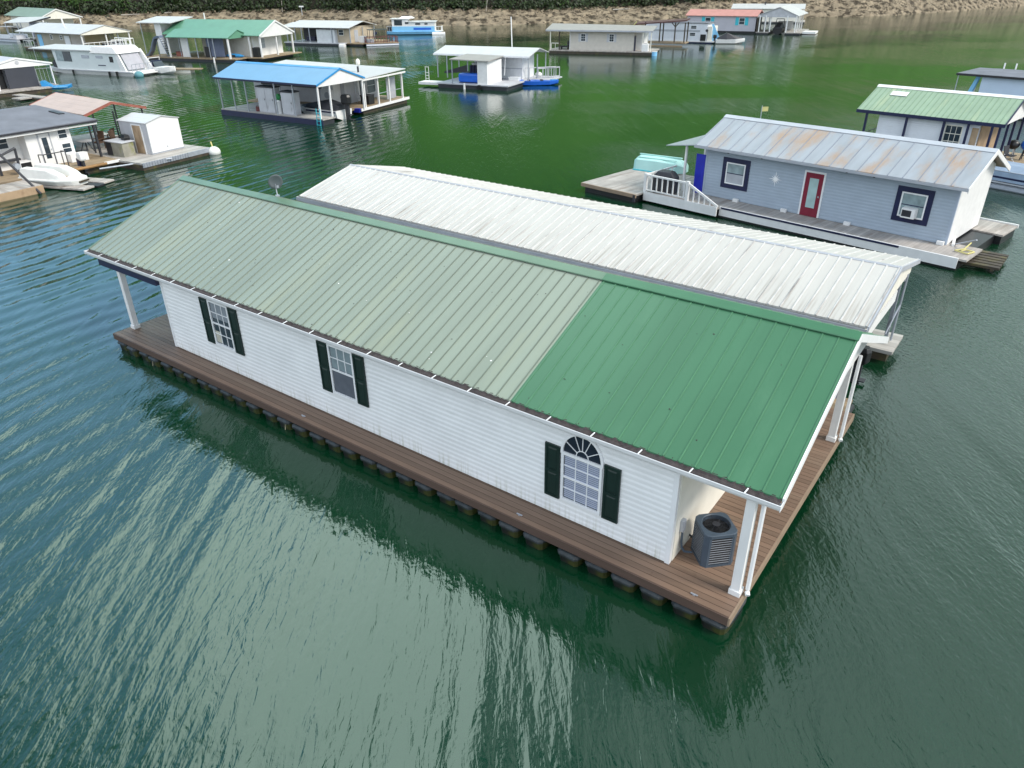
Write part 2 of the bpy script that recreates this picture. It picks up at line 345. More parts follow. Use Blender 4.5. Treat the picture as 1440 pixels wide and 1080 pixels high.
# ------------------------------------------------------------------ water
def water_mat():
    m = bpy.data.materials.new('lake_water'); m.use_nodes = True; t = m.node_tree; b = t.nodes['Principled BSDF']; L = t.links.new
    b.inputs['Base Color'].default_value = (.0025, .028, .011, 1); b.inputs['Roughness'].default_value = .03; b.inputs['IOR'].default_value = 1.58
    tc = N(t, 'ShaderNodeTexCoord'); O = tc.outputs['Object']
    def tex(scale, rot, sx, sy, det=3, dist=0.):
        mp = N(t, 'ShaderNodeMapping'); mp.inputs['Rotation'].default_value = (0, 0, R(rot)); mp.inputs['Scale'].default_value = (sx, sy, 1); L(O, mp.inputs[0])
        n = N(t, 'ShaderNodeTexNoise'); n.inputs['Scale'].default_value = scale; n.inputs['Detail'].default_value = det; n.inputs['Distortion'].default_value = dist; L(mp.outputs[0], n.inputs[0]); return n.outputs[0]
    def mul(a, k):
        x = N(t, 'ShaderNodeMath', operation='MULTIPLY'); L(a, x.inputs[0])
        if isinstance(k, (int, float)): x.inputs[1].default_value = k
        else: L(k, x.inputs[1])
        return x.outputs[0]
    def add(a, c):
        x = N(t, 'ShaderNodeMath', operation='ADD'); L(a, x.inputs[0]); L(c, x.inputs[1]); return x.outputs[0]
    def rng(a, lo, hi, o0, o1):
        k = N(t, 'ShaderNodeMapRange', interpolation_type='SMOOTHSTEP'); L(a, k.inputs[0]); k.inputs[1].default_value = lo; k.inputs[2].default_value = hi; k.inputs[3].default_value = o0; k.inputs[4].default_value = o1; return k.outputs[0]
    sep = N(t, 'ShaderNodeSeparateXYZ'); L(O, sep.inputs[0])
    patch = rng(tex(.035, 20, 1, 1.6, 3), .38, .62, .45, 1.3)       # calmer and rougher patches
    lee = rng(sep.outputs['Y'], 26, 100, 1.0, .55)                   # sheltered towards the far bank
    swell = tex(.75, 32, 1.0, .16, 2, .4)       # long wake swells, crests running away to the right
    rip = tex(6.0, 31, 1.0, .20, 3, .7)         # ripples riding the same direction
    fine = tex(10.5, -35, 1.0, .50, 4, .4)
    # even wake waves rolling in on the left
    d = N(t, 'ShaderNodeVectorMath', operation='DOT_PRODUCT'); L(O, d.inputs[0]); d.inputs[1].default_value = (.86, -.51, 0)
    ph = add(mul(d.outputs['Value'], 2 * math.pi / .95), mul(tex(.22, 24, 1, .5, 2), 9.0))
    sn = N(t, 'ShaderNodeMath', operation='SINE'); L(ph, sn.inputs[0])
    wake = mul(mul(sn.outputs[0], rng(sep.outputs['X'], -13, -6, .014, .0)), rng(tex(.12, 10, 1, 1, 2), .35, .6, .4, 1))
    lft = mul(rng(sep.outputs['X'], -15, -5, .4, 1.0), rng(sep.outputs['X'], 2, 8, 1.0, .45)); rgt = rng(sep.outputs['X'], 2, 8, .6, 1.9)
    h = add(add(mul(mul(swell, .10), rng(sep.outputs['Y'], 40, 110, 1.0, .3)), mul(mul(mul(mul(rip, patch), lee), lft), .025)), mul(mul(mul(mul(fine, patch), lee), rgt), .0135))
    h = add(h, wake)
    bp = N(t, 'ShaderNodeBump'); bp.inputs['Strength'].default_value = 1; bp.inputs['Distance'].default_value = 1.0; L(h, bp.inputs['Height']); L(bp.outputs[0], b.inputs['Normal'])
    return m
o = P(None, 'water', water_mat(), ([(-900, -120, 0), (900, -120, 0), (900, 900, 0), (-900, 900, 0)], [(0, 1, 2, 3)])); tag(o, 'dark green lake water with ripples and sky reflections', 'water', kind='structure')

# ------------------------------------------------------------------ far bank, hill and forest
SHORE = [(-420, 150), (-260, 178), (-170, 196), (-126, 204), (-96, 207), (-77, 212), (-48, 208), (-30, 198), (-12, 193), (8, 199), (30, 206), (50, 205), (78, 216), (101, 220), (133, 242), (169, 271), (260, 350), (420, 470)]
def shore_y(x):
    for (a, b), (c, d) in zip(SHORE, SHORE[1:]):
        if a <= x <= c:
            t = (x - a) / (c - a); return b + (d - b) * t
    return SHORE[-1][1]
def smooth_shore(x): return sum(shore_y(x + d) for d in (-9, -4.5, 0, 4.5, 9)) / 5 + noise.noise((x * .11, 3.1, 0)) * 1.6
def tree_z(x):      # height of the bare bank where the trees begin
    return 2.9 + 3.6 / (1 + math.exp(-(x - 62) / 14)) + .35 * noise.noise((x * .05, 0, 7)) + (.5 * math.exp(-((x + 15) / 30) ** 2))
def bank_mesh():
    V, F = [], []; xs = [-300 + i * .55 for i in range(1130)]; rows = [-2, -.6, 0, .5, 1, 1.6, 2.2, 2.9, 3.6, 4.4, 5.2, 6, 7, 8, 9, 10, 11.5]
    for x in xs:
        yb = smooth_shore(x); hz = tree_z(x)
        for d in rows:
            t = max(0, d) / 10
            z = (-.5 + .25 * d if d < 0 else hz * (t ** .75))
            if d >= 0:
                n1 = noise.noise((x * .28, d * .55, 1)); n2 = noise.noise((x * .9, d * 1.3, 5)); n3 = noise.noise((x * 2.2, d * 2.4, 9))
                slab = math.floor((x * .22 + d * .45 + 1.6 * n1) * 2) * .5 - (x * .22 + d * .45 + 1.6 * n1)
                z += (n1 * .55 + n2 * .28 + n3 * .16 + slab * .55) * min(1, d / 1.5 + .15)
            V.append((x, yb + d + .4 * noise.noise((x * .6, d, 2)), z))
    m = len(rows)
    for i in range(len(xs) - 1):
        for j in range(m - 1): F.append((i * m + j, (i + 1) * m + j, (i + 1) * m + j + 1, i * m + j + 1))
    return V, F
rock = mat('bank_rock', (.25, .205, .14), .9, .35, .5, bump=1.0, bsc=2.5, stain=((.045, .034, .02), .47, .60, (.55, .45, 1.2)))  # dark patches put the shade of crevices into the rock colour
tag(P(None, 'rocky_bank', rock, bank_mesh()), 'pale broken rock bank between the lake and the trees', 'shore', kind='structure')
def hill_mesh(rows):
    V, F = [], []; xs = [-420 + i * 12 for i in range(71)]
    for x in xs:
        k = 1 / (1 + math.exp(-(x + 190) / 28)); top = 14 + 110 * k
        for d in rows:
            V.append((x, smooth_shore(max(-300, min(320, x))) + d, tree_z(x) - .3 + top * (1 - math.exp(-(d - 10.5) / 75)) + noise.noise((x * .03, d * .03, 4)) * min(4, d * .05)))
    m = len(rows)
    for i in range(len(xs) - 1):
        for j in range(m - 1): F.append((i * m + j, (i + 1) * m + j, (i + 1) * m + j + 1, i * m + j + 1))
    return V, F
hill_green = mat('forest_floor', (.06, .17, .016), .95, .3, .3)  # hillside green brightened in colour for its reflection in the water
tag(P(None, 'forest_floor', mat('shaded_earth', (.016, .014, .008), .95, .3, .5), hill_mesh([10.3, 11.2, 12, 12.6])), 'dark shaded earth along the foot of the wood', 'ground', kind='structure')  # shade under the trees put into the colour of this strip
tag(P(None, 'hills', hill_green, hill_mesh([12.6, 16, 25, 40, 60, 85, 115, 150, 200, 270])), 'wooded hillside rising behind the bank', 'hill', kind='structure')
def hill_z(x, d):
    k = 1 / (1 + math.exp(-(x + 190) / 28)); return tree_z(x) - .3 + (14 + 110 * k) * (1 - math.exp(-(d - 10.5) / 75))
def leaves(c, rx, ry, rz, n, s, rnd=random):
    V, F = [], []
    lumps = [(rnd.gauss(0, .5), rnd.gauss(0, .5), rnd.gauss(0, .5)) for _ in range(7)]
    for _ in range(n):
        l = rnd.choice(lumps)
        p = Vector((c[0] + rx * (l[0] + rnd.gauss(0, .33)), c[1] + ry * (l[1] + rnd.gauss(0, .33)), c[2] + rz * (l[2] + rnd.gauss(0, .33))))
        a = Vector((rnd.gauss(0, 1), rnd.gauss(0, 1), rnd.gauss(0, 1))).normalized(); b = a.orthogonal().normalized(); q = s * rnd.uniform(.6, 1.4); k = len(V)
        V += [tuple(p + a * q), tuple(p + b * q * .6), tuple(p - a * q), tuple(p - b * q * .6)]; F.append((k, k + 1, k + 2, k + 3))
    return V, F
def undergrowth():
    G = []
    for i in range(900):        # thicket along the edge of the bank and the shaded wood just behind it
        x = random.uniform(-190, 215); d = 9.3 + 3.6 * random.random() ** 1.5; r = random.uniform(1.0, 2.6) * (1 if d < 13 else 1.35)
        G.append(leaves((x, smooth_shore(x) + d, (tree_z(x) if d < 11 else hill_z(x, d)) + r * .4), r, r, r * .85, 50, .34))
    return J(*G)
def woodland():
    G = []
    for i in range(640):
        d = 15 + 118 * random.random() ** 1.4; x = random.uniform(-300, 290); r = random.uniform(2.6, 5)
        G.append(leaves((x, smooth_shore(x) + d, hill_z(x, d) + r * 1.4), r, r, r * 1.5, 80 if d < 30 else 50, .6 if d < 30 else 1.2))
    return J(*G)
tag(P(None, 'undergrowth', leaf_shaded, undergrowth()), 'dark green thicket along the top of the rock bank', 'undergrowth', kind='stuff')
tag(P(None, 'forest', leaf_sunlit, woodland()), 'dense green woodland covering the hillside behind the bank', 'woodland', kind='stuff')
def tree(x, d, h, r, lm, label, n=260, s=.3, low=.3):
    t = thing('broadleaf_tree', label, 'tree', (x, smooth_shore(x) + d, tree_z(x) - .4), random.uniform(0, 360), 'trees along the top of the bank')
    P(t, 'trunk', bark, T((0, 0, -.5), (.1, .1, h * .55), .2, .1), T((.1, .1, h * .5), (.7, .3, h * .85), .09, .03), T((.05, .05, h * .4), (-.8, .2, h * .75), .08, .03), T((.05, .05, h * .35), (.2, -.9, h * .7), .07, .02))
    P(t, 'crown', lm, leaves((0, 0, h * (low + .45)), r, r, h * .42, n, s))
for x, d, h, r, lab in [(-112, 10.3, 4.2, 2.0, 'bright green small tree at the forest edge behind the far left green roof'), (-100, 9.8, 5, 1.9, 'light green leafy tree above the brown bank left of the fallen log'),
                        (-88, 10, 4.6, 1.8, 'yellow green tree at the forest edge above the white pale-gabled houseboat'), (-118, 11, 5, 2.2, 'bright leafy tree at the far left end of the bank'),
                        (-36, 10.5, 6, 2.2, 'mid green tree above the tan-walled boathouse with white roof'), (34, 10.5, 7, 2.4, 'green tree overhanging the rock bank behind the cream boathouse'),
                        (14, 10.5, 6, 2.2, 'green tree on the bank just left of the cream boathouse roof')]:
    tree(x, d, h, r, leaf_bright, lab)
for x, d, a, lab in [(-11, 9.0, (-.6, 0, 7), 'thin bare dead tree leaning above the blue houseboat'), (-5.5, 9.2, (.9, 0, 6.5), 'second thin dead trunk just right of the leaning one'),
                     (4.5, 9.4, (-.7, 0, 7), 'lone bare trunk on the bank between blue houseboat and cream boathouse'), (-60, 9.2, (.3, 0, 6), 'pale thin snag standing above the jade roofed boathouse')]:
    t = thing('dead_tree', lab, 'dead tree', (x, smooth_shore(x) + d, tree_z(x) - .4), 0, 'bare trunks on the bank')
    P(t, 'trunk', snag_m, T((0, 0, -.4), a, .11, .04)); P(t, 'branch', snag_m, T((a[0] * .6, 0, a[2] * .6), (a[0] * .6 + .8, .2, a[2] * .6 + 1.1), .04, .015))
for x, d, z, l, a, lab in [(-98, 6.5, 2.3, 4.5, 8, 'long pale driftwood log lying on the brown bank at far left'), (-89, 6.2, 2.6, 1.8, -5, 'short pale log on the bank behind the green roofed boathouses'),
                           (29, 6, 2.5, 4.4, 0, 'bleached log lying across the rocks behind the cream boathouse'), (58, 6, 3, 4, -25, 'slanting dead log on the rocks beside the red roofed boathouse')]:
    o = P(None, 'driftwood_log', snag_m, MV(J(T((-l / 2, 0, 0), (l / 2, .2, .15), .16, .09), T((l * .1, 0, .05), (l * .3, -.5, .5), .06, .02)), x, smooth_shore(x) + d, z, rz=a)); tag(o, lab, 'log', 'driftwood on the bank')
def rubble():
    G = []
    for i in range(420):
        x = random.uniform(-120, 150); d = random.uniform(.2, 9); r = random.uniform(.10, .34) * (1.2 if random.random() < .1 else .9)
        z = tree_z(x) * (d / 10) ** .75 + .05
        G.append(MV(ELL((0, 0, 0), r * 1.3, r, r * .7, 6, 4, .3), x, smooth_shore(x) + d, z, rz=random.uniform(0, 360), rx=random.uniform(-30, 30)))
    return J(*G)
tag(P(None, 'rubble', mat('pale_boulders', (.30, .25, .175), .9, .25, 1.5), rubble()), 'loose pale rocks strewn over the bank', 'rocks', kind='stuff')
def brush():
    G = []
    for i in range(420):
        x = random.uniform(-120, 130); d = random.uniform(2, 9.5); z = tree_z(x) * (d / 10) ** .75; l = random.uniform(.5, 2.2); a = random.uniform(0, 6.28)
        G.append(T((x, smooth_shore(x) + d, z + .1), (x + l * math.cos(a), smooth_shore(x) + d + l * .4 * math.sin(a), z + random.uniform(.1, 1.0)), .045, .015, n=4))
    return J(*G)
tag(P(None, 'driftwood', mat('drift_twigs', (.15, .115, .08), .9, .3, 2), brush()), 'tangle of small dead branches on the bank', 'branches', kind='stuff')

# ------------------------------------------------------------------ the long green-roofed floating house in front
M = thing('floating_house', 'long white floating house with a two tone green metal roof and brown deck', 'houseboat', (-13.01, 21.89, 0), -36.3)
LX, WX0, WX1, WY0, WY1 = 20.93, 2.56, 19.45, .643, 7.97
def planks():
    G = []; n = 59; wdt = 8.6 / n
    for i in range(n):
        y = i * wdt; cut = sorted([0] + [((i * 3.7 + k * 5.2) % 20.9) for k in range(4)] + [LX])
        for a, b in zip(cut, cut[1:]):
            if b - a > .05: G.append(B(a + .002, y + .004, .47, b - .002, y + wdt - .004, .5 + random.uniform(-.001, .001)))
    return J(*G)
deck = P(M, 'deck', mat('composite_boards', (.190, .124, .086), .55, .10, 2.5, planks=('Y', 8.6 / 59), bump=.2, bsc=18, stretch=(.4, 4, 4), stain=((.26, .19, .135), .5, .8, (.12, 3, 3))), planks())
P(deck, 'joist', dark, B(.1, .1, .3, LX - .1, 8.5, .468))
P(deck, 'fascia', deck_fascia, B(-.02, -.03, .30, LX, -.002, .497), B(-.035, -.0, .30, -.004, 8.6, .497))
P(deck, 'fascia', deck_end, B(LX + .002, -.03, .30, LX + .035, 8.6, .497), label='lighter tan board along the right end')
# float tubs under the deck
def tub():
    rim = [(.285 * math.copysign(min(1, abs(math.cos(t)) * 1.25), math.cos(t)), .55 * math.copysign(min(1, abs(math.sin(t)) * 1.25), math.sin(t))) for t in [2 * math.pi * i / 24 for i in range(24)]]
    def ring(k, z): return [(x * k, y * k, z) for x, y in rim]
    return LOFT([ring(.80, -.42), ring(.84, -.30), ring(.92, .17), ring(.93, .2)]), LOFT([ring(1.0, .205), ring(1.0, .25), ring(.9, .275), ring(.85, .28)])
tb, rm = tub()
f0 = P(M, 'float', float_m, tb, smooth=False); r0 = P(f0, 'float_rim', float_rim, rm)
spots = [(.42 + i * .625 + (.25 if i > 26 else 0) - (.1 if 8 < i < 12 else 0), .46) for i in range(33)] + [(20.35, 1.9 + i * 1.2) for i in range(6)] + [(.55, 1.9 + i * 1.2) for i in range(6)]
for i, (x, y) in enumerate(spots):
    if i == 0: o = f0
    else:
        o = f0.copy(); sc.collection.objects.link(o); o.parent = M
        q = r0.copy(); sc.collection.objects.link(q); q.parent = o
    o.location = (x + random.uniform(-.04, .04), y + random.uniform(-.03, .03), random.uniform(-.02, .01)); o.rotation_euler = (0, 0, R(random.uniform(-3, 3)) + (math.pi / 2 if i >= 33 else 0))
# walls
ZW = 2.90
P(M, 'wall', white_siding, gable_wall(WX0, WX1, WY0 + .005, WY1, .5, ZW, 4.42, 4.306), LAPS(WX0 + .09, WX1 - .09, WY0, .52, ZW, .125, .019))
P(M, 'wall', cream, B(WX1 + .001, WY0 + .1, .505, WX1 + .02, WY1 - .1, ZW), label='smooth end wall, coloured cream for its warm light, beside the air conditioner')  # warm light on the end wall is put into its colour
for x0, y0 in ((WX0 - .012, WY0 - .026), (WX1 - .088, WY0 - .026)):
    P(M, 'corner_trim', white_trim, B(x0, y0, .5, x0 + .1, y0 + .1, ZW))
P(M, 'corner_trim', white_trim, B(WX1 - .085, WY1 - .09, .5, WX1 + .03, WY1 + .02, ZW))
door(M, EW(WX1 + .02), 4.0, .52, .95, 2.05, white, True, white_trim)
# roof (ridge along x), faded panels then newer green ones
X0, X1, XS = -1.177, 21.30, 15.72
E0, EZ, RY, RZ, E1 = .515, 3.008, 4.306, 4.552, 8.11
def roof_piece(a, b, m, rib, name, label):
    r = P(M, name, m, SHEET([(E0, EZ), (RY, RZ), (E1, EZ)], 'x', a, b, .05), label=label)
    n = int((b - a - .06) / .305); xs = [a + .06 + i * .305 for i in range(n + 1)]
    P(r, 'rib', rib, RIBS(xs, E0, EZ, RY, RZ, .018, .018), RIBS(xs, E1, EZ, RY, RZ, .018, .018))
    return r
roof_piece(X0, XS, roof_faded, rib_faded, 'roof', 'faded grey green metal roof panels')
roof_piece(XS, X1, roof_new, rib_new, 'roof', 'newer deep green metal roof panels')
def cap(a, b, m):
    P(M, 'ridge_cap', m, SHEET([(RY - .21, RZ - .045), (RY - .20, RZ - .03), (RY - .06, RZ + .03), (RY, RZ + .055), (RY + .06, RZ + .03), (RY + .24, RZ - .045)], 'x', a, b, .012))
cap(X0 - .02, XS, cap_faded); cap(XS + .003, X1 + .02, mat('new_ridge', (.055, .175, .09), .35, .06, 1.5))
for a, b, nm in ((X0 - .035, X0 - .003, 'left'), (X1 + .003, X1 + .04, 'right')):
    P(M, 'rake_trim', white_trim if nm == 'right' else cap_faded, SHEET([(E0, EZ + .012), (RY, RZ + .012), (E1, EZ + .012)], 'x', a, b, .17))
P(M, 'soffit', white_trim, SHEET([(E0 + .02, EZ - .06), (RY, RZ - .06), (E1 - .02, EZ - .06)], 'x', X0 + .05, X1 - .05, .02))
for a in (X1 - .42, .12):
    P(M, 'gable_panel', white, PR([(.66, 2.80), (7.96, 2.80), (7.96, 2.93), (RY, 4.36), (.66, 2.93)], 'x', a, a + .05))
P(M, 'porch_beam', navy, B(-.75, .50, 2.55, WX0 - .02, .64, 2.90))
P(M, 'porch_beam', white, B(WX1 + .04, .58, 2.70, X1 - .5, .76, 2.92))
def specks(n, s0, s1, x0=X0, x1=X1):
    G = []
    for i in range(n):
        x = random.uniform(x0 + .2, x1 - .2); y = random.uniform(E0 + .1, RY - .4); z = EZ + (RZ - EZ) * (y - E0) / (RY - E0); s = random.uniform(s0, s1)
        G.append(MV(ELL((0, 0, 0), s * random.uniform(1, 2.2), s, .006, 6, 4, .3), x, y, z + .004, rz=random.uniform(0, 180), rx=math.degrees(math.atan2(RZ - EZ, RY - E0))))
    return J(*G)
P(M, 'bird_dropping', white, specks(14, .008, .022, X0, XS)).__setitem__('kind', 'stuff'); P(M, 'leaf_bit', debris_m, specks(60, .006, .016)).__setitem__('kind', 'stuff')
# gutter
gut = P(M, 'gutter', white_trim, PR([(.497, 2.92), (.485, 2.86), (.40, 2.85), (.375, 2.90), (.365, 2.965), (.345, 2.985), (.335, 2.975), (.35, 2.955), (.362, 2.89), (.392, 2.838), (.495, 2.848), (.505, 2.92)], 'x', X0 - .01, X1 + .03),
        B(X0 - .015, .345, 2.85, X0 - .006, .505, 2.975), B(X1 + .03, .345, 2.85, X1 + .04, .505, 2.975))
def litter():
    V, F = [], []; n = 420
    for i in range(n + 1):
        x = X0 + .01 + (X1 - X0 - .02) * i / n
        k = .5 + .5 * noise.noise((x * 1.3, 0, 0)); h = 2.965 + .035 * noise.noise((x * 5, 1, 0)); j = .02 * noise.noise((x * 11, 4, 0))
        V += [(x, .37, h - .05), (x, .42, h - .012), (x, .47 + .02 * k, h + .0), (x, .530 + max(0, j * 1.6), 2.985 + (.035 if j > 0 else 0) + max(0, j))]
    for i in range(n):
        for j in range(3): F.append((i * 4 + j, i * 4 + 4 + j, i * 4 + 5 + j, i * 4 + 1 + j))
    return V, F
P(gut, 'leaf_litter', debris_m, litter()).__setitem__('kind', 'stuff')
for i in range(22):
    x = X0 + .9 + i * 1.0
    P(gut, 'gutter_strap', white_trim, HX([(x - .012, .345, 2.984), (x + .012, .345, 2.984), (x + .025, .475, 3.005), (x + .003, .475, 3.005), (x - .012, .345, 2.992), (x + .012, .345, 2.992), (x + .025, .475, 3.013), (x + .003, .475, 3.013)]))
# porch posts with square bases, one with a downpipe beside it
for x, y in ((.19, .66), (20.80, .66), (20.80, 7.0), (.19, 7.9)):
    p = P(M, 'post', white, B(x - .085, y - .085, .5, x + .085, y + .085, 2.86), B(x - .11, y - .11, .5, x + .11, y + .11, .62), B(x - .10, y - .10, 2.72, x + .10, y + .10, 2.81), bevel=.006)
for y in (.68, 7.02):
    P(M, 'downpipe', white_trim, T((20.985, y + .06, .62), (20.985, y + .06, 2.85), .042, n=10), T((20.985, y + .06, .56), (21.02, y - .0, .53), .046, n=10))
# windows with shutters
def shutter(x, z, wd, h):
    s = P(M, 'shutter', shutter_green, B(x, WY0 - .05, z, x + wd, WY0 - .02, z + h), B(x, WY0 - .064, z, x + .05, WY0 - .05, z + h), B(x + wd - .05, WY0 - .064, z, x + wd, WY0 - .05, z + h),
          *[B(x + .05, WY0 - .064, a, x + wd - .05, WY0 - .05, a + .06) for a in (z, z + h * .5 - .03, z + h - .06)])
    P(s, 'shutter_panel', shutter_green, *[HX([(x + .07, WY0 - .05, a), (x + wd - .07, WY0 - .05, a), (x + wd - .07, WY0 - .05, a + h * .5 - .13), (x + .07, WY0 - .05, a + h * .5 - .13), (x + .1, WY0 - .06, a + .03), (x + wd - .1, WY0 - .06, a + .03), (x + wd - .1, WY0 - .06, a + h * .5 - .16), (x + .1, WY0 - .06, a + h * .5 - .16)]) for a in (z + .08, z + h * .5 + .05)])
def sash_window(x0, x1, z0, z1, lower_grid, kind):
    fn = FW(WY0 - .012); wd, h = x1 - x0, z1 - z0; t = .055
    pane = P(M, 'window', glass, WB(fn, x0, z0, x1, z1, -.0, .012))
    G = [WB(fn, x0 - t, z0 - .07, x1 + t, z0, 0, .05), WB(fn, x0 - t, z1, x1 + t, z1 + t, 0, .045), WB(fn, x0 - t, z0, x0, z1, 0, .045), WB(fn, x1, z0, x1 + t, z1, 0, .045), WB(fn, x0, z0 + h * .5 - .022, x1, z0 + h * .5 + .022, .012, .04)]
    for a, b, on in ((z0, z0 + h * .5 - .022, lower_grid), (z0 + h * .5 + .022, z1, True)):
        if on:
            for i in (1, 2): G.append(WB(fn, x0 + wd * i / 3 - .01, a, x0 + wd * i / 3 + .01, b, .012, .026))
            G.append(WB(fn, x0, (a + b) / 2 - .01, x1, (a + b) / 2 + .01, .012, .0265))
    P(pane, 'window_frame', white_trim, *G)
    if kind == 'blind':
        n = 22
        P(pane, 'blind', blind_mat, *[WB(fn, x0 + .02, z0 + .03 + i * (h - .05) / n, x1 - .02, z0 + .03 + i * (h - .05) / n + .034, .0125, .017) for i in range(n)])
    if kind == 'curtain':
        P(pane, 'curtain', mat('pale_curtain', (.22, .25, .28), .8, .12, 5), WB(fn, x0 + .03, z0 + h * .62, x1 - .03, z1 - .02, .0125, .015)); P(pane, 'ornament', mat('cream_ornament', (.5, .48, .4), .8, .12, 5), WB(fn, x0 + .02, z0 + .03, x0 + wd * .3, z0 + h * .3, .0125, .015))
    if kind == 'screen':
        P(pane, 'insect_screen', mat('insect_screen', (.10, .115, .14), .7, .1, 6), WB(fn, x0 + .02, z0 + .02, x1 - .02, z0 + h * .5 - .03, .0125, .02))
        P(pane, 'curtain', mat('grey_curtain', (.20, .26, .28), .8, .12, 5), WB(fn, x0 + .02, z0 + h * .53, x1 - .02, z1 - .02, .0125, .015))
    return pane
shutter(4.60, 1.26, .36, 1.40); shutter(5.95, 1.26, .36, 1.40); sash_window(5.04, 5.86, 1.33, 2.62, True, 'curtain')
shutter(9.62, 1.27, .36, 1.40); shutter(10.92, 1.27, .36, 1.40); sash_window(10.06, 10.84, 1.34, 2.64, False, 'screen')
shutter(16.54, .97, .36, 1.31); shutter(17.93, .97, .36, 1.31); w3 = sash_window(16.99, 17.83, 1.06, 2.14, True, 'blind')
def arch():
    cx, z0, rx, rz = 17.41, 2.21, .44, .50; A = [math.pi * i / 20 for i in range(21)]; y = WY0 - .012
    pane = P(M, 'arch_window', mat('dark_arch_glass', (.012, .02, .035), .08, .2, 3), PR([(cx + rx * math.cos(a), z0 + rz * math.sin(a)) for a in A], 'y', y - .012, y))
    ring = [(cx + (rx + .055) * math.cos(a), z0 + (rz + .055) * math.sin(a)) for a in A] + [(cx + rx * math.cos(a), z0 + rz * math.sin(a)) for a in reversed(A)]
    G = []
    n = 21
    V = []; 
    for yy in (y - .045, y): V += [(p[0], yy, p[1]) for p in ring]
    k = len(ring); F = [(i, (i + 1) % k, k + (i + 1) % k, k + i) for i in range(k)] + [(i, i + 1, k - 2 - i, k - 1 - i) for i in range(n - 1)] + [(k + i, k + i + 1, 2 * k - 2 - i, 2 * k - 1 - i) for i in range(n - 1)]
    G.append((V, F)); G.append(B(cx - rx - .055, y - .047, z0 - .045, cx + rx + .055, y, z0))
    for a in (30, 65, 115, 150, 90):
        c, s = math.cos(R(a)), math.sin(R(a)); G.append(T((cx + .14 * c, y - .016, z0 + .15 * s), (cx + rx * c, y - .016, z0 + rz * s), .011, n=4))
    G.append(PATH([(cx + .14 * math.cos(a), y - .018, z0 + .15 * math.sin(a)) for a in A[::2]], .011, 4))
    P(pane, 'window_frame', white_trim, *G)
arch()
# fittings on the end wall and deck
bx = P(M, 'electrical_box', galv, B(WX1 + .02, .93, 1.12, WX1 + .10, 1.05, 1.40), bevel=.012)
P(bx, 'conduit', ac_body, PATH([(WX1 + .06, .99, 1.12), (WX1 + .07, .98, .85), (WX1 + .09, .98, .72), (WX1 + .15, 1.0, .63), (WX1 + .27, 1.1, .60)], .024, 8))
for x in (9.2, 16.2, 20.2):
    P(M, 'deck_cleat', galv, B(x - .07, .13, .515, x + .07, .16, .53), B(x - .025, .125, .5, x + .025, .165, .52))
for x in (2.2, 8.6):
    P(M, 'mooring_rope', rope_m, PATH([(x, .05, .36), (x + .05, -.06, .2), (x + .02, -.1, -.1)], .012, 5))

# air conditioner on the right porch
A = thing('air_conditioner', 'slate blue outdoor air conditioning unit with a top fan on the brown deck', 'air conditioner', sub(M, 20.03, 1.36, .5), yawof(M, 45)); A.scale = (.9, .9, .92)
hb, ch, HT = .37, .09, .86
oct_ = [(-hb + ch, -hb), (hb - ch, -hb), (hb, -hb + ch), (hb, hb - ch), (hb - ch, hb), (-hb + ch, hb), (-hb, hb - ch), (-hb, -hb + ch)]
def oc(k): return [(x * k, y * k) for x, y in oct_]
P(A, 'coil_core', black, PR(oc(.93), 'z', .04, HT - .09))
P(A, 'base_pan', ac_body, PR(oc(1.01), 'z', .0, .05))
ring = [(math.cos(2 * math.pi * i / 32) * .30, math.sin(2 * math.pi * i / 32) * .30) for i in range(32)]
def top_cover():
    o8 = []
    for i in range(32):
        a = 2 * math.pi * i / 32; c, s = math.cos(a), math.sin(a)
        k = min(hb * 1.02 / max(abs(c), 1e-6), hb * 1.02 / max(abs(s), 1e-6), (2 * hb - ch) * 1.02 / (abs(c) + abs(s))); o8.append((k * c, k * s))
    rings = [[(x, y, HT - .09) for x, y in o8], [(x, y, HT - .015) for x, y in o8], [(x * .97, y * .97, HT) for x, y in o8], [(x * 1.04, y * 1.04, HT + .012) for x, y in ring], [(x, y, HT + .004) for x, y in ring], [(x * .98, y * .98, HT - .09) for x, y in ring]]
    return LOFT(rings, close=False)
P(A, 'top_cover', ac_body, top_cover())
for sx, sy in ((-1, -1), (1, -1), (1, 1), (-1, 1)):
    P(A, 'corner_post', ac_body, PR([(sx * (hb - ch - .05), sy * hb), (sx * (hb - ch), sy * hb), (sx * hb, sy * (hb - ch)), (sx * hb, sy * (hb - ch - .05)), (sx * (hb - .03), sy * (hb - ch - .05)), (sx * (hb - ch - .05), sy * (hb - .03))], 'z', .05, HT - .09))
G = []
for i in range(11):
    z = .09 + i * .062; q = hb - ch - .045
    G += [B(-q, -hb - .004, z, q, -hb + .012, z + .012), B(-q, hb - .012, z, q, hb + .004, z + .012), B(-hb - .004, -q, z, -hb + .012, q, z + .012), B(hb - .012, -q, z, hb + .004, q, z + .012)]
P(A, 'grille', ac_slat, *G)
fan = P(A, 'fan', black, T((0, 0, HT - .20), (0, 0, HT - .06), .07, .05, 14), T((0, 0, HT - .26), (0, 0, HT - .25), .3, n=24))
for k in range(3):
    a0 = k * 2.094; V = []
    for i in range(5):
        a = a0 + i * .22
        for rr, z in ((.07, 0), (.17, 0), (.275, 0)): V.append((rr * math.cos(a), rr * math.sin(a), HT - .17 + i * .022))
    P(fan, 'blade', dark, (V, [(i * 3 + j, i * 3 + 3 + j, i * 3 + 4 + j, i * 3 + 1 + j) for i in range(4) for j in range(2)]))
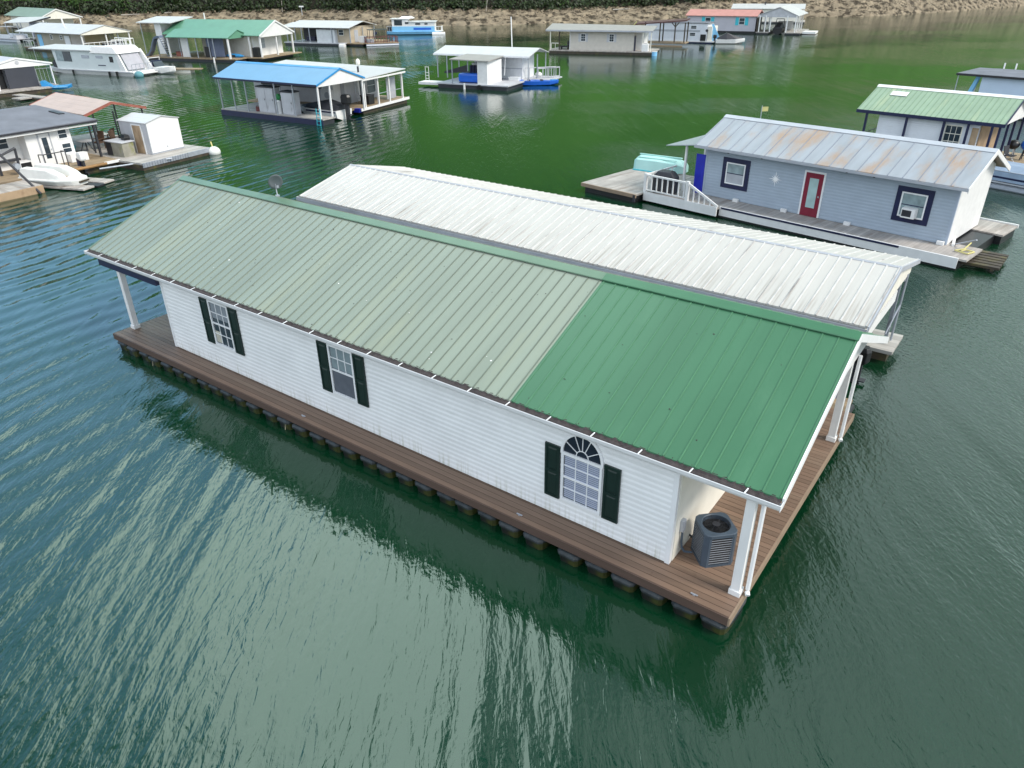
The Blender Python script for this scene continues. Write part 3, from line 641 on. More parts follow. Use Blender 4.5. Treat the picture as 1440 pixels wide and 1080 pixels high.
P(A, 'fan_guard', dark, *[PATH([(r_ * math.cos(2 * math.pi * i / 24), r_ * math.sin(2 * math.pi * i / 24), HT - .005) for i in range(25)], .0035, 4) for r_ in (.08, .13, .18, .23, .28)],
  *[T((.05 * math.cos(a), .05 * math.sin(a), HT), (.3 * math.cos(a), .3 * math.sin(a), HT), .004, n=4) for a in [i * math.pi / 4 for i in range(8)]], T((0, 0, HT - .01), (0, 0, HT + .008), .085, n=16))
P(A, 'refrigerant_pipe', black, PATH([(-.1, .36, .12), (-.25, .52, .10), (-.32, .60, .14)], .025, 8))

# satellite dish on the ridge
D = thing('satellite_dish', 'grey oval satellite dish on a short mast at the green ridge', 'satellite dish', sub(M, 3.75, 4.45, 4.60), 205)
def dish():
    rings = []
    for k, dp in ((0.02, .075), (.35, .066), (.7, .038), (1, 0)):
        rings.append([(.30 * k * math.cos(t), -dp, .36 * k * math.sin(t)) for t in [2 * math.pi * i / 24 for i in range(24)]])
    b = [[(x, y - .012, z) for x, y, z in r] for r in reversed(rings)]
    return LOFT(rings + b)
P(D, 'reflector', mat('dish_grey', (.17, .19, .21), .5, .06), MV(dish(), 0, .0, .52, rx=-28), smooth=True)
P(D, 'mast', galv, PATH([(0, -.12, .42), (0, -.14, .2), (0, -.02, 0)], .022, 8), B(-.08, -.10, -.03, .08, .08, .01)); D.scale = (.75, .75, .8)
P(D, 'feed_arm', galv, T((0, -.06, .25), (0, .45, .42), .012), B(-.04, .42, .40, .04, .50, .48))

# ------------------------------------------------------------------ white-roofed boat slip moored behind it
S = thing('boat_slip', 'long open boat slip with a streaked white metal gable roof', 'boat slip', (-8.55, 29.74, 0), -37.0)
rf = P(S, 'roof', roof_white, SHEET([(0, 2.9), (2.89, 3.6), (6.1, 2.9)], 'x', 0, 21.8, .05))
xs = [.06 + i * .31 for i in range(71)]
P(rf, 'rib', rib_white, RIBS(xs, 0, 2.9, 2.89, 3.6, .03, .02), RIBS(xs, 6.1, 2.9, 2.89, 3.6, .03, .02))
P(S, 'ridge_cap', grey_paint, SHEET([(2.83, 3.60), (2.89, 3.632), (2.95, 3.60)], 'x', -.01, 21.81, .012))
P(S, 'gutter', grey_paint, B(-.02, -.14, 2.74, 21.82, -.125, 2.88), B(-.02, -.125, 2.74, 21.82, -.01, 2.755), B(-.02, -.14, 2.755, -.005, -.01, 2.88), B(21.805, -.14, 2.755, 21.82, -.01, 2.88))
P(S, 'beam', grey_paint, B(.1, .12, 2.58, 21.7, .2, 2.84)); P(S, 'beam', grey_paint, B(.1, 5.0, 2.5, 21.7, 5.1, 2.72))
P(S, 'wall', mat('lavender_panel', (.42, .43, .52), .6, .12, 1.2), B(4.6, .24, .6, 7.2, .3, 2.84), B(11.8, .24, .6, 21.5, .3, 2.6))
for a in (.06, 21.66): P(S, 'gable_panel', cream, PR([(.25, 2.62), (5.6, 2.62), (5.6, 2.97), (2.89, 3.54), (.25, 2.93)], 'x', a, a + .05))
P(S, 'rake_trim', grey_paint, SHEET([(-.02, 2.915), (2.89, 3.615), (6.12, 2.915)], 'x', 21.803, 21.84, .14))
posts(S, galv, [(x, .4) for x in (.4, 4, 8, 12, 16, 21.3)] + [(x, 4.91) for x in (.4, 4, 8, 12, 16, 21.6)], .5, 2.8, .05)
P(S, 'brace', galv, T((21.72, 5.15, .5), (21.72, 5.15, 2.7), .035), T((21.6, 4.6, .9), (21.72, 5.12, 1.7), .03))
P(S, 'deck', deck_pale, B(0, 4.4, .34, 21.95, 5.9, .45), B(0, .15, .34, 15.5, 1.15, .45), B(0, 1.16, .34, 5, 4.39, .449))
P(S, 'end_beam', white, B(21.45, .9, 1.95, 21.62, 4.7, 2.30))
for y in (5.1, .65): P(S, 'float', wood_dark, B(.2, y - .5, -.3, 21.8 if y > 1 else 15.3, y + .55, .338))
F_ = thing('fishing_boat', 'dark low fishing boat tucked under the white slip roof', 'boat', sub(S, 18.6, 2.7, 0), yawof(S))
P(F_, 'hull', dark, HULL([(-2.6, .1, .1, .3, .62), (-1.8, .62, -.12, .15, .58), (0, .85, -.2, .05, .52), (2.2, .85, -.18, .05, .5), (2.5, .8, -.1, .05, .5)]))
P(F_, 'seat', navy, B(.4, -.4, .5, .9, .4, .8), B(.8, -.4, .8, .92, .4, 1.15)); P(F_, 'windscreen', glass, HX([(-.3, -.5, .5), (-.3, .5, .5), (-.2, .5, .5), (-.2, -.5, .5), (.05, -.45, .9), (.05, .45, .9), (.1, .45, .9), (.1, -.45, .9)]))
def outboard(parent, x, y, z, m=black, s=1, rz=0):
    c = P(parent, 'outboard_motor', m, MV(J(LOFT([[(q * a, p * b, zz) for q, p in ((-.28, -.16), (.22, -.18), (.30, 0), (.22, .18), (-.28, .16))] for a, b, zz in ((.8, .8, .45), (1, 1, .55), (1.02, 1, .85), (.8, .8, .97))])), x, y, z, rz=rz, s=s), bevel=.02)
    P(c, 'motor_leg', dark, MV(J(B(-.1, -.07, -.45, .14, .07, .46), B(-.05, -.12, -.1, .3, .12, -.07), T((.1, 0, -.35), (.38, 0, -.35), .06)), x, y, z, rz=rz, s=s))
    return c
outboard(F_, 2.75, 0, .2)
G_ = thing('gangway', 'pale tan boarded walkway joining the brown deck to the slip', 'walkway', sub(M, 17.0, 8.66, 0), yawof(M))
P(G_, 'deck', deck_tan, B(-2, 0, .38, 3.72, .75, .46)); P(G_, 'float', wood_dark, B(-1.8, .05, -.25, 3.6, .7, .375)); P(G_, 'bumper', black, T((3.74, .1, .3), (3.74, .65, .3), .09)); P(G_, 'crate', black, B(2.6, .45, .46, 3.0, .72, .85))

# ------------------------------------------------------------------ blue cottage on the right
C = thing('floating_cottage', 'light blue floating cottage with a rusty metal roof and red door', 'houseboat', (10.06, 38.45, 0), -45.86)
P(C, 'wall', blue_siding, gable_wall(0, 11.93, .005, 4.1, .5, 3.2, 3.98, 2.05), LAPS(.08, 11.85, 0, .52, 3.22, .14, .022))
P(C, 'wall', white, PR([(.05, .505), (4.05, .505), (4.05, 3.2), (2.05, 3.93), (.05, 3.2)], 'x', 11.931, 11.95), label='plain cream gable end wall')
for x in (-.012, 11.85): P(C, 'corner_trim', mat('pale_blue_trim', (.38, .45, .55), .5, .05), B(x, -.03, .5, x + .09, .05, 3.2))
rf = P(C, 'roof', roof_rust, SHEET([(-.62, 3.05), (2.05, 4.16), (4.85, 3.0)], 'x', -.365, 12.32, .05))
xs = [-.3 + i * .63 for i in range(20)]
P(rf, 'seam', mat('roof_seam', (.24, .27, .32), .5, .1), RIBS(xs, -.62, 3.05, 2.05, 4.16, .02, .025), RIBS(xs, 4.85, 3.0, 2.05, 4.16, .02, .025))
P(C, 'ridge_cap', mat('pale_ridge', (.46, .49, .53), .45, .06), SHEET([(1.8, 4.085), (2.05, 4.20), (2.3, 4.085)], 'x', -.37, 12.33, .012))
P(C, 'gutter', grey_paint, B(-.36, -.70, 2.93, 12.35, -.69, 3.03), B(-.36, -.69, 2.93, 12.35, -.61, 2.94)); P(C, 'rake_trim', white, SHEET([(-.64, 3.065), (2.05, 4.175), (4.87, 3.015)], 'x', 12.323, 12.36, .2))
P(C, 'soffit', pale_grey, B(-.3, -.55, 2.96, 12.25, 0, 2.98))
P(C, 'awning', galv, HX([(-2.2, -.45, 2.72), (-.36, -.45, 2.98), (-.36, 4.2, 3.0), (-2.2, 3.4, 2.74), (-2.2, -.45, 2.76), (-.36, -.45, 3.02), (-.36, 4.2, 3.04), (-2.2, 3.4, 2.78)]))
posts(C, white, [(-1.15, -.1), (-2.05, 3.2)], .5, 2.86, .05)
for u, v in ((1.24, 1.30), (9.74, 1.34)):
    pn = window(C, FW(-.024), u, v, 1.05, 1.05, t=.22, rows=2, m=navy, g=glass_pale, d=.035)
    P(pn, 'sash', white_trim, WB(FW(-.024), u, v, u + .06, v + 1.05, .014, .05), WB(FW(-.024), u + .99, v, u + 1.05, v + 1.05, .014, .05), WB(FW(-.024), u + .06, v, u + .99, v + .06, .014, .05), WB(FW(-.024), u + .06, v + .99, u + .99, v + 1.05, .014, .05))
    if u < 5: P(pn, 'insect_screen', grey_paint, WB(FW(-.024), u + .07, v + .07, u + .98, v + .5, .013, .02))
ac = P(C, 'window_air_conditioner', white, B(9.98, -.42, 1.39, 10.54, -.05, 1.80), bevel=.015); P(ac, 'vent_grille', dark, B(10.02, -.428, 1.46, 10.40, -.42, 1.73))
door(C, FW(-.024), 5.40, .52, .86, 2.0, red_door, mat('frosted_door_glass', (.40, .55, .55), .25, .12, 2), white_trim)
P(C, 'side_door', royal, B(-.55, -.05, .52, -.02, .0, 2.5))
for x in (1.5, 3.3, 7.4, 8.6): P(C, 'eave_lamp', dark, T((x, -.5, 2.86), (x, -.5, 2.95), .05, n=8))
P(C, 'deck', deck_grey, B(-2.4, -1.75, .42, 2.0, .0, .5), B(2.0, -1.45, .42, 13.2, -.001, .499), B(11.93, 0, .42, 13.2, .5, .498), B(-2.4, .0, .42, -.001, 4.2, .497))
P(C, 'fascia', white, HX([(-2.42, -1.84, .10), (2.0, -1.84, .10), (2.0, -1.76, .10), (-2.42, -1.76, .10), (-2.42, -1.84, .54), (2.0, -1.84, .54), (2.0, -1.76, .54), (-2.42, -1.76, .54)]), B(2.0, -1.55, .10, 12.9, -1.46, .53))
P(C, 'rub_rail', navy, B(2.1, -1.575, .44, 10.6, -1.551, .52))
P(C, 'float', black, B(-2.2, -1.5, -.3, 12.9, 4, .40))
rl = P(C, 'railing', white, B(-2.4, -1.80, 1.38, .2, -1.70, 1.46), B(-2.4, -1.78, .62, .2, -1.72, .68), *[B(-2.38 + i * .335, -1.775, .68, -2.32 + i * .335, -1.725, 1.38) for i in range(8)], B(-2.46, -1.83, .5, -2.30, -1.68, 1.5), B(.12, -1.83, .5, .28, -1.68, 1.5),
       HX([(.28, -1.79, 1.30), (2.0, -1.79, .52), (2.0, -1.71, .52), (.28, -1.71, 1.30), (.28, -1.79, 1.42), (2.0, -1.79, .62), (2.0, -1.71, .62), (.28, -1.71, 1.42)]), *[B(.55 + i * .33, -1.775, .54, .61 + i * .33, -1.725, 1.22 - i * .155) for i in range(4)])
rw = P(C, 'railing', white, B(-2.44, -1.66, 1.38, -2.36, 1.0, 1.46), *[B(-2.42, -1.5 + i * .35, .5, -2.37, -1.45 + i * .35, 1.38) for i in range(7)])
st = P(C, 'wall_star', mat('star_white', (.95, .95, .95), .4, .02), *[HX([(3.91 - .03 * math.sin(a), -.045, 1.92 + .03 * math.cos(a)), (3.91 + l * math.cos(a), -.03, 1.92 + l * math.sin(a)), (3.91 + l * math.cos(a) + .004, -.03, 1.92 + l * math.sin(a)), (3.91 + .03 * math.sin(a), -.045, 1.92 - .03 * math.cos(a)),
        (3.91 - .03 * math.sin(a), -.02, 1.92 + .03 * math.cos(a)), (3.91 + l * math.cos(a), -.02, 1.92 + l * math.sin(a)), (3.91 + l * math.cos(a) + .004, -.02, 1.92 + l * math.sin(a)), (3.91 + .03 * math.sin(a), -.02, 1.92 - .03 * math.cos(a))]) for a, l in [(i * math.pi / 6, .36 if i % 3 == 0 else .24) for i in range(12)]])
for x in (1.9, 4.5, 7.6, 11.6): P(C, 'light_box', white, B(x, -.22, .5, x + .28, -.06, .66), bevel=.01)
q = thing('swim_platform', 'weathered grey square wooden platform left of the blue cottage', 'dock', sub(C, -4.45, .3, 0), yawof(C))
P(q, 'deck', deck_grey, B(-1.75, -2.7, .40, 2.0, 2.75, .49)); P(q, 'fascia', deck_end, B(-1.77, -2.78, .3, 2.0, -2.702, .485)); P(q, 'float', black, B(-1.6, -2.6, -.3, 1.9, 2.6, .395)); P(q, 'corner_post', dark, T((-1.65, 2.6, .49), (-1.65, 2.6, .8), .06), T((1.9, -2.75, .1), (1.9, -2.75, .45), .08))
q = thing('dinghy', 'upturned pale mint dinghy lying on the grey platform', 'boat', sub(C, -4.75, 3.0, .52), yawof(C, 12))
P(q, 'hull', mint, MV(HULL([(-1.5, .62, -.62, -.50, 0), (-1.3, .74, -.74, -.58, 0), (0, .80, -.76, -.60, 0), (1.1, .72, -.72, -.52, 0), (1.55, .35, -.58, -.35, 0)]), rx=180), bevel=.03)
P(q, 'gunwale', turq, B(-1.45, -.80, -.03, 1.3, -.74, .03), B(-1.45, .74, -.03, 1.3, .80, .03)); P(q, 'keel_strip', mint, B(-1.4, -.05, .74, 1.2, .05, .80), B(-1.3, -.45, .66, 1.1, -.37, .70), B(-1.3, .37, .66, 1.1, .45, .70))
q = thing('barbecue', 'barbecue under a black cover behind the white railing', 'barbecue', sub(C, -1.55, -1.15, .5), yawof(C, 8))
P(q, 'cover', dark, LOFT([[(x * a, y * b, z) for x, y in ((-.62, -.32), (.62, -.32), (.62, .32), (-.62, .32))] for a, b, z in ((1, 1, .05), (.97, 1, .85), (.9, .95, .93), (.62, .8, 1.12), (.5, .4, 1.17))]), bevel=.04)
P(q, 'leg', dark, B(-.55, -.26, 0, -.49, -.2, .06), B(.49, .2, 0, .55, .26, .06))
q = thing('flag', 'small yellow flag on a short pole at the rusty roof ridge', 'flag', sub(C, 1.55, 2.1, 4.19), yawof(C, 20))
P(q, 'pole', galv, T((0, 0, 0), (0, 0, .62), .018)); P(q, 'cloth', yellow, HX([(.02, -.006, .34), (.30, .05, .36), (.30, .062, .36), (.02, .006, .34), (.02, -.006, .56), (.30, .03, .58), (.30, .042, .58), (.02, .006, .56)]))
q = thing('side_dock', 'small pale boarded dock floating beside the blue cottage gable', 'dock', sub(C, 12.0, 4.3, 0), yawof(C, -2))
P(q, 'deck', deck_grey, B(-.6, -1.0, .38, 1.25, .9, .46)); P(q, 'edge_board', white, B(-.6, .91, .36, 1.27, 1.0, .52)); P(q, 'float', black, B(-.5, -.95, -.3, 1.2, .85, .375))
q = thing('slatted_ramp', 'low weathered slatted swim ramp off the blue cottage corner', 'ramp', sub(C, 13.1, .6, 0), yawof(C, 6))
P(q, 'slat', wood_dark, *[B(-.9, -1.5 + i * .36, .16, 1.0, -1.24 + i * .36, .26) for i in range(6)], B(-.8, -1.5, .08, -.68, .6, .162), B(.7, -1.5, .08, .82, .6, .162))
q = P(None, 'mooring_rope', yellow, PATH([(0, 0, .06), (.3, .2, .05), (.5, -.1, .05), (.1, -.3, .05), (-.2, .1, .07), (.3, .3, .05), (.9, .9, .1)], .03, 5)); q.location = sub(C, 12.7, -.6, .5); tag(q, 'loose yellow rope heaped on the blue cottage deck corner', 'rope')
q = P(None, 'white_pole', white, T((0, 0, .08), (.9, 1.5, .12), .06)); q.location = sub(C, 12.2, .0, .47); tag(q, 'white pipe lying at the foot of the cream gable wall', 'pole')
q = P(None, 'pole', galv, T((0, 0, .0), (.2, -1.1, .55), .03)); q.location = sub(C, 12.15, .3, .5); tag(q, 'thin grey pole leaning by the blue cottage corner', 'pole')

# ------------------------------------------------------------------ sage roofed house and neighbours at the right edge
U = thing('floating_house', 'white floating house under a pale sage green roof with black posts', 'houseboat', (21.99, 48.92, 0), -45)
P(U, 'wall', lap_white, gable_wall(1.3, 7.0, .35, 5.2, .5, 2.98, 3.9, 2.8))
rf = P(U, 'roof', roof_sage, SHEET([(0, 3.02), (2.8, 4.18), (5.6, 3.02)], 'x', -.02, 8.3, .05)); xs = [.05 + i * .305 for i in range(28)]
P(rf, 'rib', mat('sage_rib', (.20, .30, .20), .5, .1), RIBS(xs, 0, 3.02, 2.8, 4.18, .03, .024), RIBS(xs, 5.6, 3.02, 2.8, 4.18, .03, .024))
P(rf, 'roof_patch', white, HX([(1.15, 1.75, 3.78), (2.15, 1.75, 3.78), (2.15, 2.2, 3.965), (1.15, 2.2, 3.965), (1.15, 1.75, 3.80), (2.15, 1.75, 3.80), (2.15, 2.2, 3.985), (1.15, 2.2, 3.985)]))
P(U, 'ridge_cap', white, SHEET([(2.55, 4.11), (2.8, 4.23), (3.05, 4.11)], 'x', -.03, 8.32, .012))
P(U, 'fascia', navy, B(-.03, -.04, 2.84, 8.32, -.003, 3.03), SHEET([(-.04, 3.035), (2.8, 4.195), (5.64, 3.035)], 'x', 8.303, 8.34, .16))
P(U, 'gable_panel', white, PR([(.1, 2.86), (5.5, 2.86), (5.5, 3.0), (2.8, 4.1), (.1, 3.0)], 'x', 8.1, 8.15))
posts(U, navy, [(.62, .1), (3.03, .1), (5.15, .1), (6.46, .1), (7.7, .1), (8.05, .3), (8.05, 2.0), (8.05, 3.4), (8.05, 5.3), (.2, 5.3)], .5, 2.86, .06)
window(U, FW(.35), 5.25, 1.3, .85, 1.3, cols=3, rows=3, g=glass, m=cream)
door(U, FW(.35), 6.65, .52, .34, 2.1, wood_tan, False)
P(U, 'side_wall', wood_tan, B(7.02, .6, .5, 7.06, 5.0, 2.8)); P(U, 'deck', deck_tan, B(-.6, -.3, .4, 12.5, 6.2, .5)); P(U, 'float', wood_dark, B(-.5, -.2, -.3, 12.3, 6.1, .397)); P(U, 'railing', dark, RAIL([(.1, .1), (.1, 5)], .5, .9, .8, .02))
q = thing('kettle_grill', 'black kettle grill standing on the tan deck under the sage roof', 'grill', sub(U, 8.2, 4.0, .5), 0)
P(q, 'bowl', black, ELL((0, 0, .85), .34, .34, .28), smooth=True); P(q, 'handle', white, B(-.12, -.06, .6, -.06, 0, .72)); [P(q, 'leg', white, T((.1 * math.cos(a), .1 * math.sin(a), .68), (.35 * math.cos(a), .35 * math.sin(a), 0), .02)) for a in (.3, 2.4, 4.5)]
q = thing('globe_barbecue', 'round bright blue barbecue on a stand at the right edge', 'barbecue', sub(U, 8.95, 4.15, .5), 0)
P(q, 'drum', bright_blue, ELL((0, 0, .9), .42, .42, .36), smooth=True); P(q, 'stand', dark, T((-.2, 0, .6), (-.3, 0, 0), .03), T((.2, 0, .6), (.3, 0, 0), .03), T((0, .2, .6), (0, .3, 0), .03), B(-.28, -.02, .25, .28, .02, .29))
q = thing('folding_chair', 'dark folding chair on the tan deck beside the black grill', 'chair', sub(U, 8.45, 2.7, .5), 30)
P(q, 'seat', dark, B(-.25, -.25, .42, .25, .25, .46)); P(q, 'backrest', dark, HX([(-.25, .22, .46), (.25, .22, .46), (.25, .26, .46), (-.25, .26, .46), (-.25, .32, .95), (.25, .32, .95), (.25, .36, .95), (-.25, .36, .95)]))
for sx in (-.23, .23):
    P(q, 'leg', galv, T((sx, -.25, 0), (sx, .24, .5), .014)); P(q, 'leg', galv, T((sx, .25, 0), (sx, -.2, .44), .014))
V_ = thing('houseboat', 'pale blue houseboat with a flat dark grey roof at the right edge', 'houseboat', (37.19, 65.62, 0), -47)
P(V_, 'hull', white, MV(HULL([(-1, .6, .1, .3, .7), (1, 2.3, -.2, .1, .65), (13, 2.4, -.25, .05, .6)]), 0, 2.6, 0))
P(V_, 'cabin', mat('pale_blue_panel', (.55, .66, .80), .5, .04, 1), B(1.85, .3, .6, 12.5, 4.9, 3.05))
P(V_, 'roof', roof_grey, PR([(0, 3.06), (13, 3.06), (13, 3.2), (0, 3.2)], 'y', -.05, 5.3), bevel=.04); P(V_, 'roof_crown', roof_grey, LOFT([[(.4, .3, 3.2), (13, .3, 3.2), (13, 5, 3.2), (.4, 5, 3.2)], [(1.8, 1.6, 3.32), (13, 1.6, 3.32), (13, 4.2, 3.32), (1.8, 4.2, 3.32)]]))
P(V_, 'roof_edge', black, B(-.03, -.09, 3.02, 13, -.053, 3.18), B(-.06, -.05, 3.02, -.003, 5.3, 3.18)); posts(V_, galv, [(.1, .1), (.1, 5.1)], .65, 3.05, .03)
P(V_, 'deck_ladder', sky_blue, HX([(.9, .5, 1.5), (1.2, .5, 1.5), (1.2, .9, 1.5), (.9, .9, 1.5), (1.35, .5, 3.0), (1.6, .5, 3.0), (1.6, .9, 3.0), (1.35, .9, 3.0)]))
P(V_, 'chair', white, B(1.3, 1.2, 1.0, 1.7, 1.7, 1.5), B(1.62, 1.2, 1.5, 1.74, 1.7, 2.3)); P(V_, 'vent_pipe', white, T((2.1, 4.4, 3.3), (2.1, 4.4, 3.75), .06), label=None); P(V_, 'vent_pipe', white, T((2.95, 4.5, 3.3), (2.95, 4.5, 3.75), .06))
W_ = thing('pontoon_boat', 'grey pontoon boat with blue panels moored beyond the cream gable', 'boat', (28.4, 40.75, 0), -55); W_.scale = (1, 1, .85)
for y in (-.95, .95): P(W_, 'pontoon', galv, T((-3, y, .12), (3, y, .12), .3, n=10), T((-3, y, .12), (-3.6, y, .25), .3, .08, 10))
P(W_, 'deck', pale_grey, B(-3.2, -1.25, .42, 3.1, 1.25, .5))
for y in (-1.22, 1.22):
    f = P(W_, 'fence_panel', mat('silver_blue_panel', (.33, .42, .55), .4, .1, 2), B(-3.0, y - .02, .55, 2.6, y + .02, 1.15)); P(f, 'stripe', navy, B(-2.9, y - .024, .72, 2.5, y + .024, .84)); P(f, 'rail', galv, T((-3, y, 1.18), (2.6, y, 1.18), .03))
P(W_, 'bench', grey_paint, B(-2.8, -1.15, .5, -1.0, -.5, .95), B(-2.8, .5, .5, -1.0, 1.15, .95), B(.8, -1.15, .5, 2.5, -.5, .95)); P(W_, 'console', white, B(0, .3, .5, .6, 1.0, 1.3)); P(W_, 'boat_cover', mat('blue_grey_canvas', (.25, .32, .42), .8, .1, 2), HX([(-2.9, -1.18, 1.15), (2.5, -1.18, 1.15), (2.5, 1.18, 1.15), (-2.9, 1.18, 1.15), (-2.4, -.5, 1.45), (2.0, -.5, 1.42), (2.0, .5, 1.42), (-2.4, .5, 1.45)]))

# ------------------------------------------------------------------ grey-roofed house at the left edge
A = thing('floating_house', 'white floating house with a dark grey shingle roof at the left edge', 'houseboat', (-29.16, 45.94, 0), 56.3)
P(A, 'roof', roof_grey, ([(-9, -.38, 2.72), (4.42, -.38, 2.80), (3.1, 4.1, 3.50), (-9, 4.1, 3.45), (4.42, 8.2, 2.8), (-9, 8.2, 2.72), (-9, -.38, 2.60), (4.42, -.38, 2.68), (4.42, 8.2, 2.68), (-9, 8.2, 2.60)],
    [(0, 1, 2, 3), (1, 4, 2), (3, 2, 4, 5), (0, 6, 7, 1), (1, 7, 8, 4), (4, 8, 9, 5), (5, 9, 6, 0, 3), (6, 9, 8, 7)]))
P(A, 'roof_vent', dark, HX([(3.15, 1.5, 3.06), (3.5, 1.5, 3.05), (3.3, 2.3, 3.18), (2.95, 2.3, 3.20), (3.15, 1.5, 3.16), (3.5, 1.5, 3.15), (3.3, 2.3, 3.28), (2.95, 2.3, 3.30)]))
P(A, 'gutter', dark, B(-9, -.46, 2.64, 4.45, -.385, 2.74)); P(A, 'fascia', white, B(-9, -.37, 2.50, 4.4, -.34, 2.60))
P(A, 'wall', white, B(0, .01, .5, 2.75, 6, 2.62)); P(A, 'wall', white, B(-9, .9, .5, -.001, 6, 2.62)); P(A, 'bay', white, B(2.15, -.45, .5, 3.25, .005, .98)); 
P(A, 'side_wall', wood_tan, B(2.76, 1.9, .5, 3.55, 5.8, 2.62)); P(A, 'doorway', black, B(2.751, .35, .5, 2.78, 1.75, 2.4))
door(A, FW(.01), .78, .55, .62, 1.82, white, True, grey_paint)
window(A, FW(.01), 2.0, 1.95, .5, .5, rows=2); window(A, FW(.01), 2.05, 1.08, .5, .52, rows=2); window(A, FW(.9), -1.75, 1.75, 1.1, .6, rows=2); P(A, 'shelf', dark, B(-1.5, .6, 1.0, -.3, .9, 1.12)); P(A, 'cabinet', white, B(-.75, -.1, .5, -.05, .5, 1.0)); P(A, 'cabinet_opening', black, B(-.7, -.115, .62, -.1, -.101, .94))
posts(A, dark, [(4.15, -.30), (-2.0, -.30)], .5, 2.66, .06)
P(A, 'deck', deck_tan, B(-9, -2.0, .38, 4.3, .9, .49), B(2.75, .9, .38, 4.3, 6, .489)); P(A, 'edge_log', mat('orange_wood', (.32, .18, .07), .7, .2, 3), T((-.3, -2.1, .40), (3.4, -2.1, .40), .09)); P(A, 'edge_board', white, B(3.3, -2.08, .34, 4.32, -2.005, .5)); P(A, 'float', wood_dark, B(-9, -1.9, -.3, 4.1, 5.9, .377))
P(A, 'grab_rail', dark, *[T((x, -1.45, .49), (x, -1.45, 1.45), .03) for x in (.1, .75, 1.4)], T((.06, -1.45, 1.45), (1.44, -1.45, 1.45), .03), T((.06, -.9, 1.4), (.1, -1.45, 1.45), .03), T((1.42, -.9, 1.4), (1.4, -1.45, 1.45), .03), T((.06, -.9, .49), (.06, -.9, 1.4), .03), T((1.42, -.9, .49), (1.42, -.9, 1.4), .03))
q = thing('outboard_motor', 'white and blue outboard motor clamped to the deck edge by the bay window', 'motor', sub(A, 2.0, -1.98, .35), yawof(A, -90)); outboard(q, 0, 0, .05, white, .95); P(q, 'bracket', navy, B(-.4, -.15, .1, -.1, .15, .6))
q = thing('paddle_boat', 'white moulded boat with two long humps pulled up on floating boards', 'boat', sub(A, -.45, -3.1, .30), yawof(A, -72)); q.scale = (1.2, 1.15, 1.15)
P(q, 'hull', foam_white, LOFT([[(x, -b, .12), (x, -b * .8, -.12), (x, b * .8, -.12), (x, b, .12), (x, b * .96, .20), (x, -b * .96, .20)] for x, b in ((-1.5, .72), (-.6, .84), (.8, .84), (1.5, .55), (1.75, .3))]), bevel=.03)
for y in (-.46, .46): P(q, 'hump', foam_white, LOFT([[(x, y - b, .18), (x, y + b, .18), (x, y + b * .75, h), (x, y - b * .75, h)] for x, b, h in ((-1.4, .25, .40), (-1.2, .29, .66), (.3, .30, .62), (.9, .26, .40), (1.15, .18, .22))]), bevel=.04)
P(q, 'seat_well', wood_tan, B(.2, -.12, .19, .8, .12, .215)); P(q, 'bow_strip', wood_dark, B(1.62, -.3, .02, 1.82, .3, .1))
q = thing('boat_ramp', 'pair of grey floating boards under the white two-humped boat', 'ramp', sub(A, .05, -3.65, 0), yawof(A, -72))
for y in (-.85, .75): P(q, 'board', deck_grey, B(-1.5, y - .42, .06, 2.2, y + .42, .16), bevel=.01)
P(q, 'keel_roller', black, B(-1.2, -.35, .02, 2.35, .25, .12))
q = thing('dock', 'low brown timber dock under the paddle boat at the left edge', 'dock', sub(A, -4.3, -3.4, 0), yawof(A)); P(q, 'deck', deck_grey, B(-4, -.8, .32, 2.6, 1.3, .42)); P(q, 'fascia', wood_tan, B(-4, -.86, .0, 2.6, -.803, .40)); P(q, 'float', wood_dark, B(-4, -.7, -.3, 2.5, 1.2, .317)); P(q, 'piling', white, T((.6, .6, .42), (.6, .6, 1.0), .09)); P(q, 'pole', dark, T((2.3, -1.0, .0), (1.2, 1.0, 2.9), .07))
q = thing('crane', 'dark iron davit arm standing by the recessed white wall', 'davit', sub(A, -1.2, -.9, .49), yawof(A)); P(q, 'mast', dark, T((0, 0, 0), (.1, 0, 1.5), .09, .07)); P(q, 'jib', dark, T((.1, 0, 1.5), (-.8, -.1, 1.25), .08, .06)); P(q, 'winch', galv, T((-.1, -.14, .5), (-.1, .14, .5), .18, n=12))
q = P(None, 'mooring_pipe', galv, T((0, 0, .28), (4.2, .9, .40), .05)); q.location = sub(A, 2.6, -2.6, 0); q.rotation_euler = (0, 0, R(20)); tag(q, 'long grey pipe boom over the water between the two docks', 'boom')

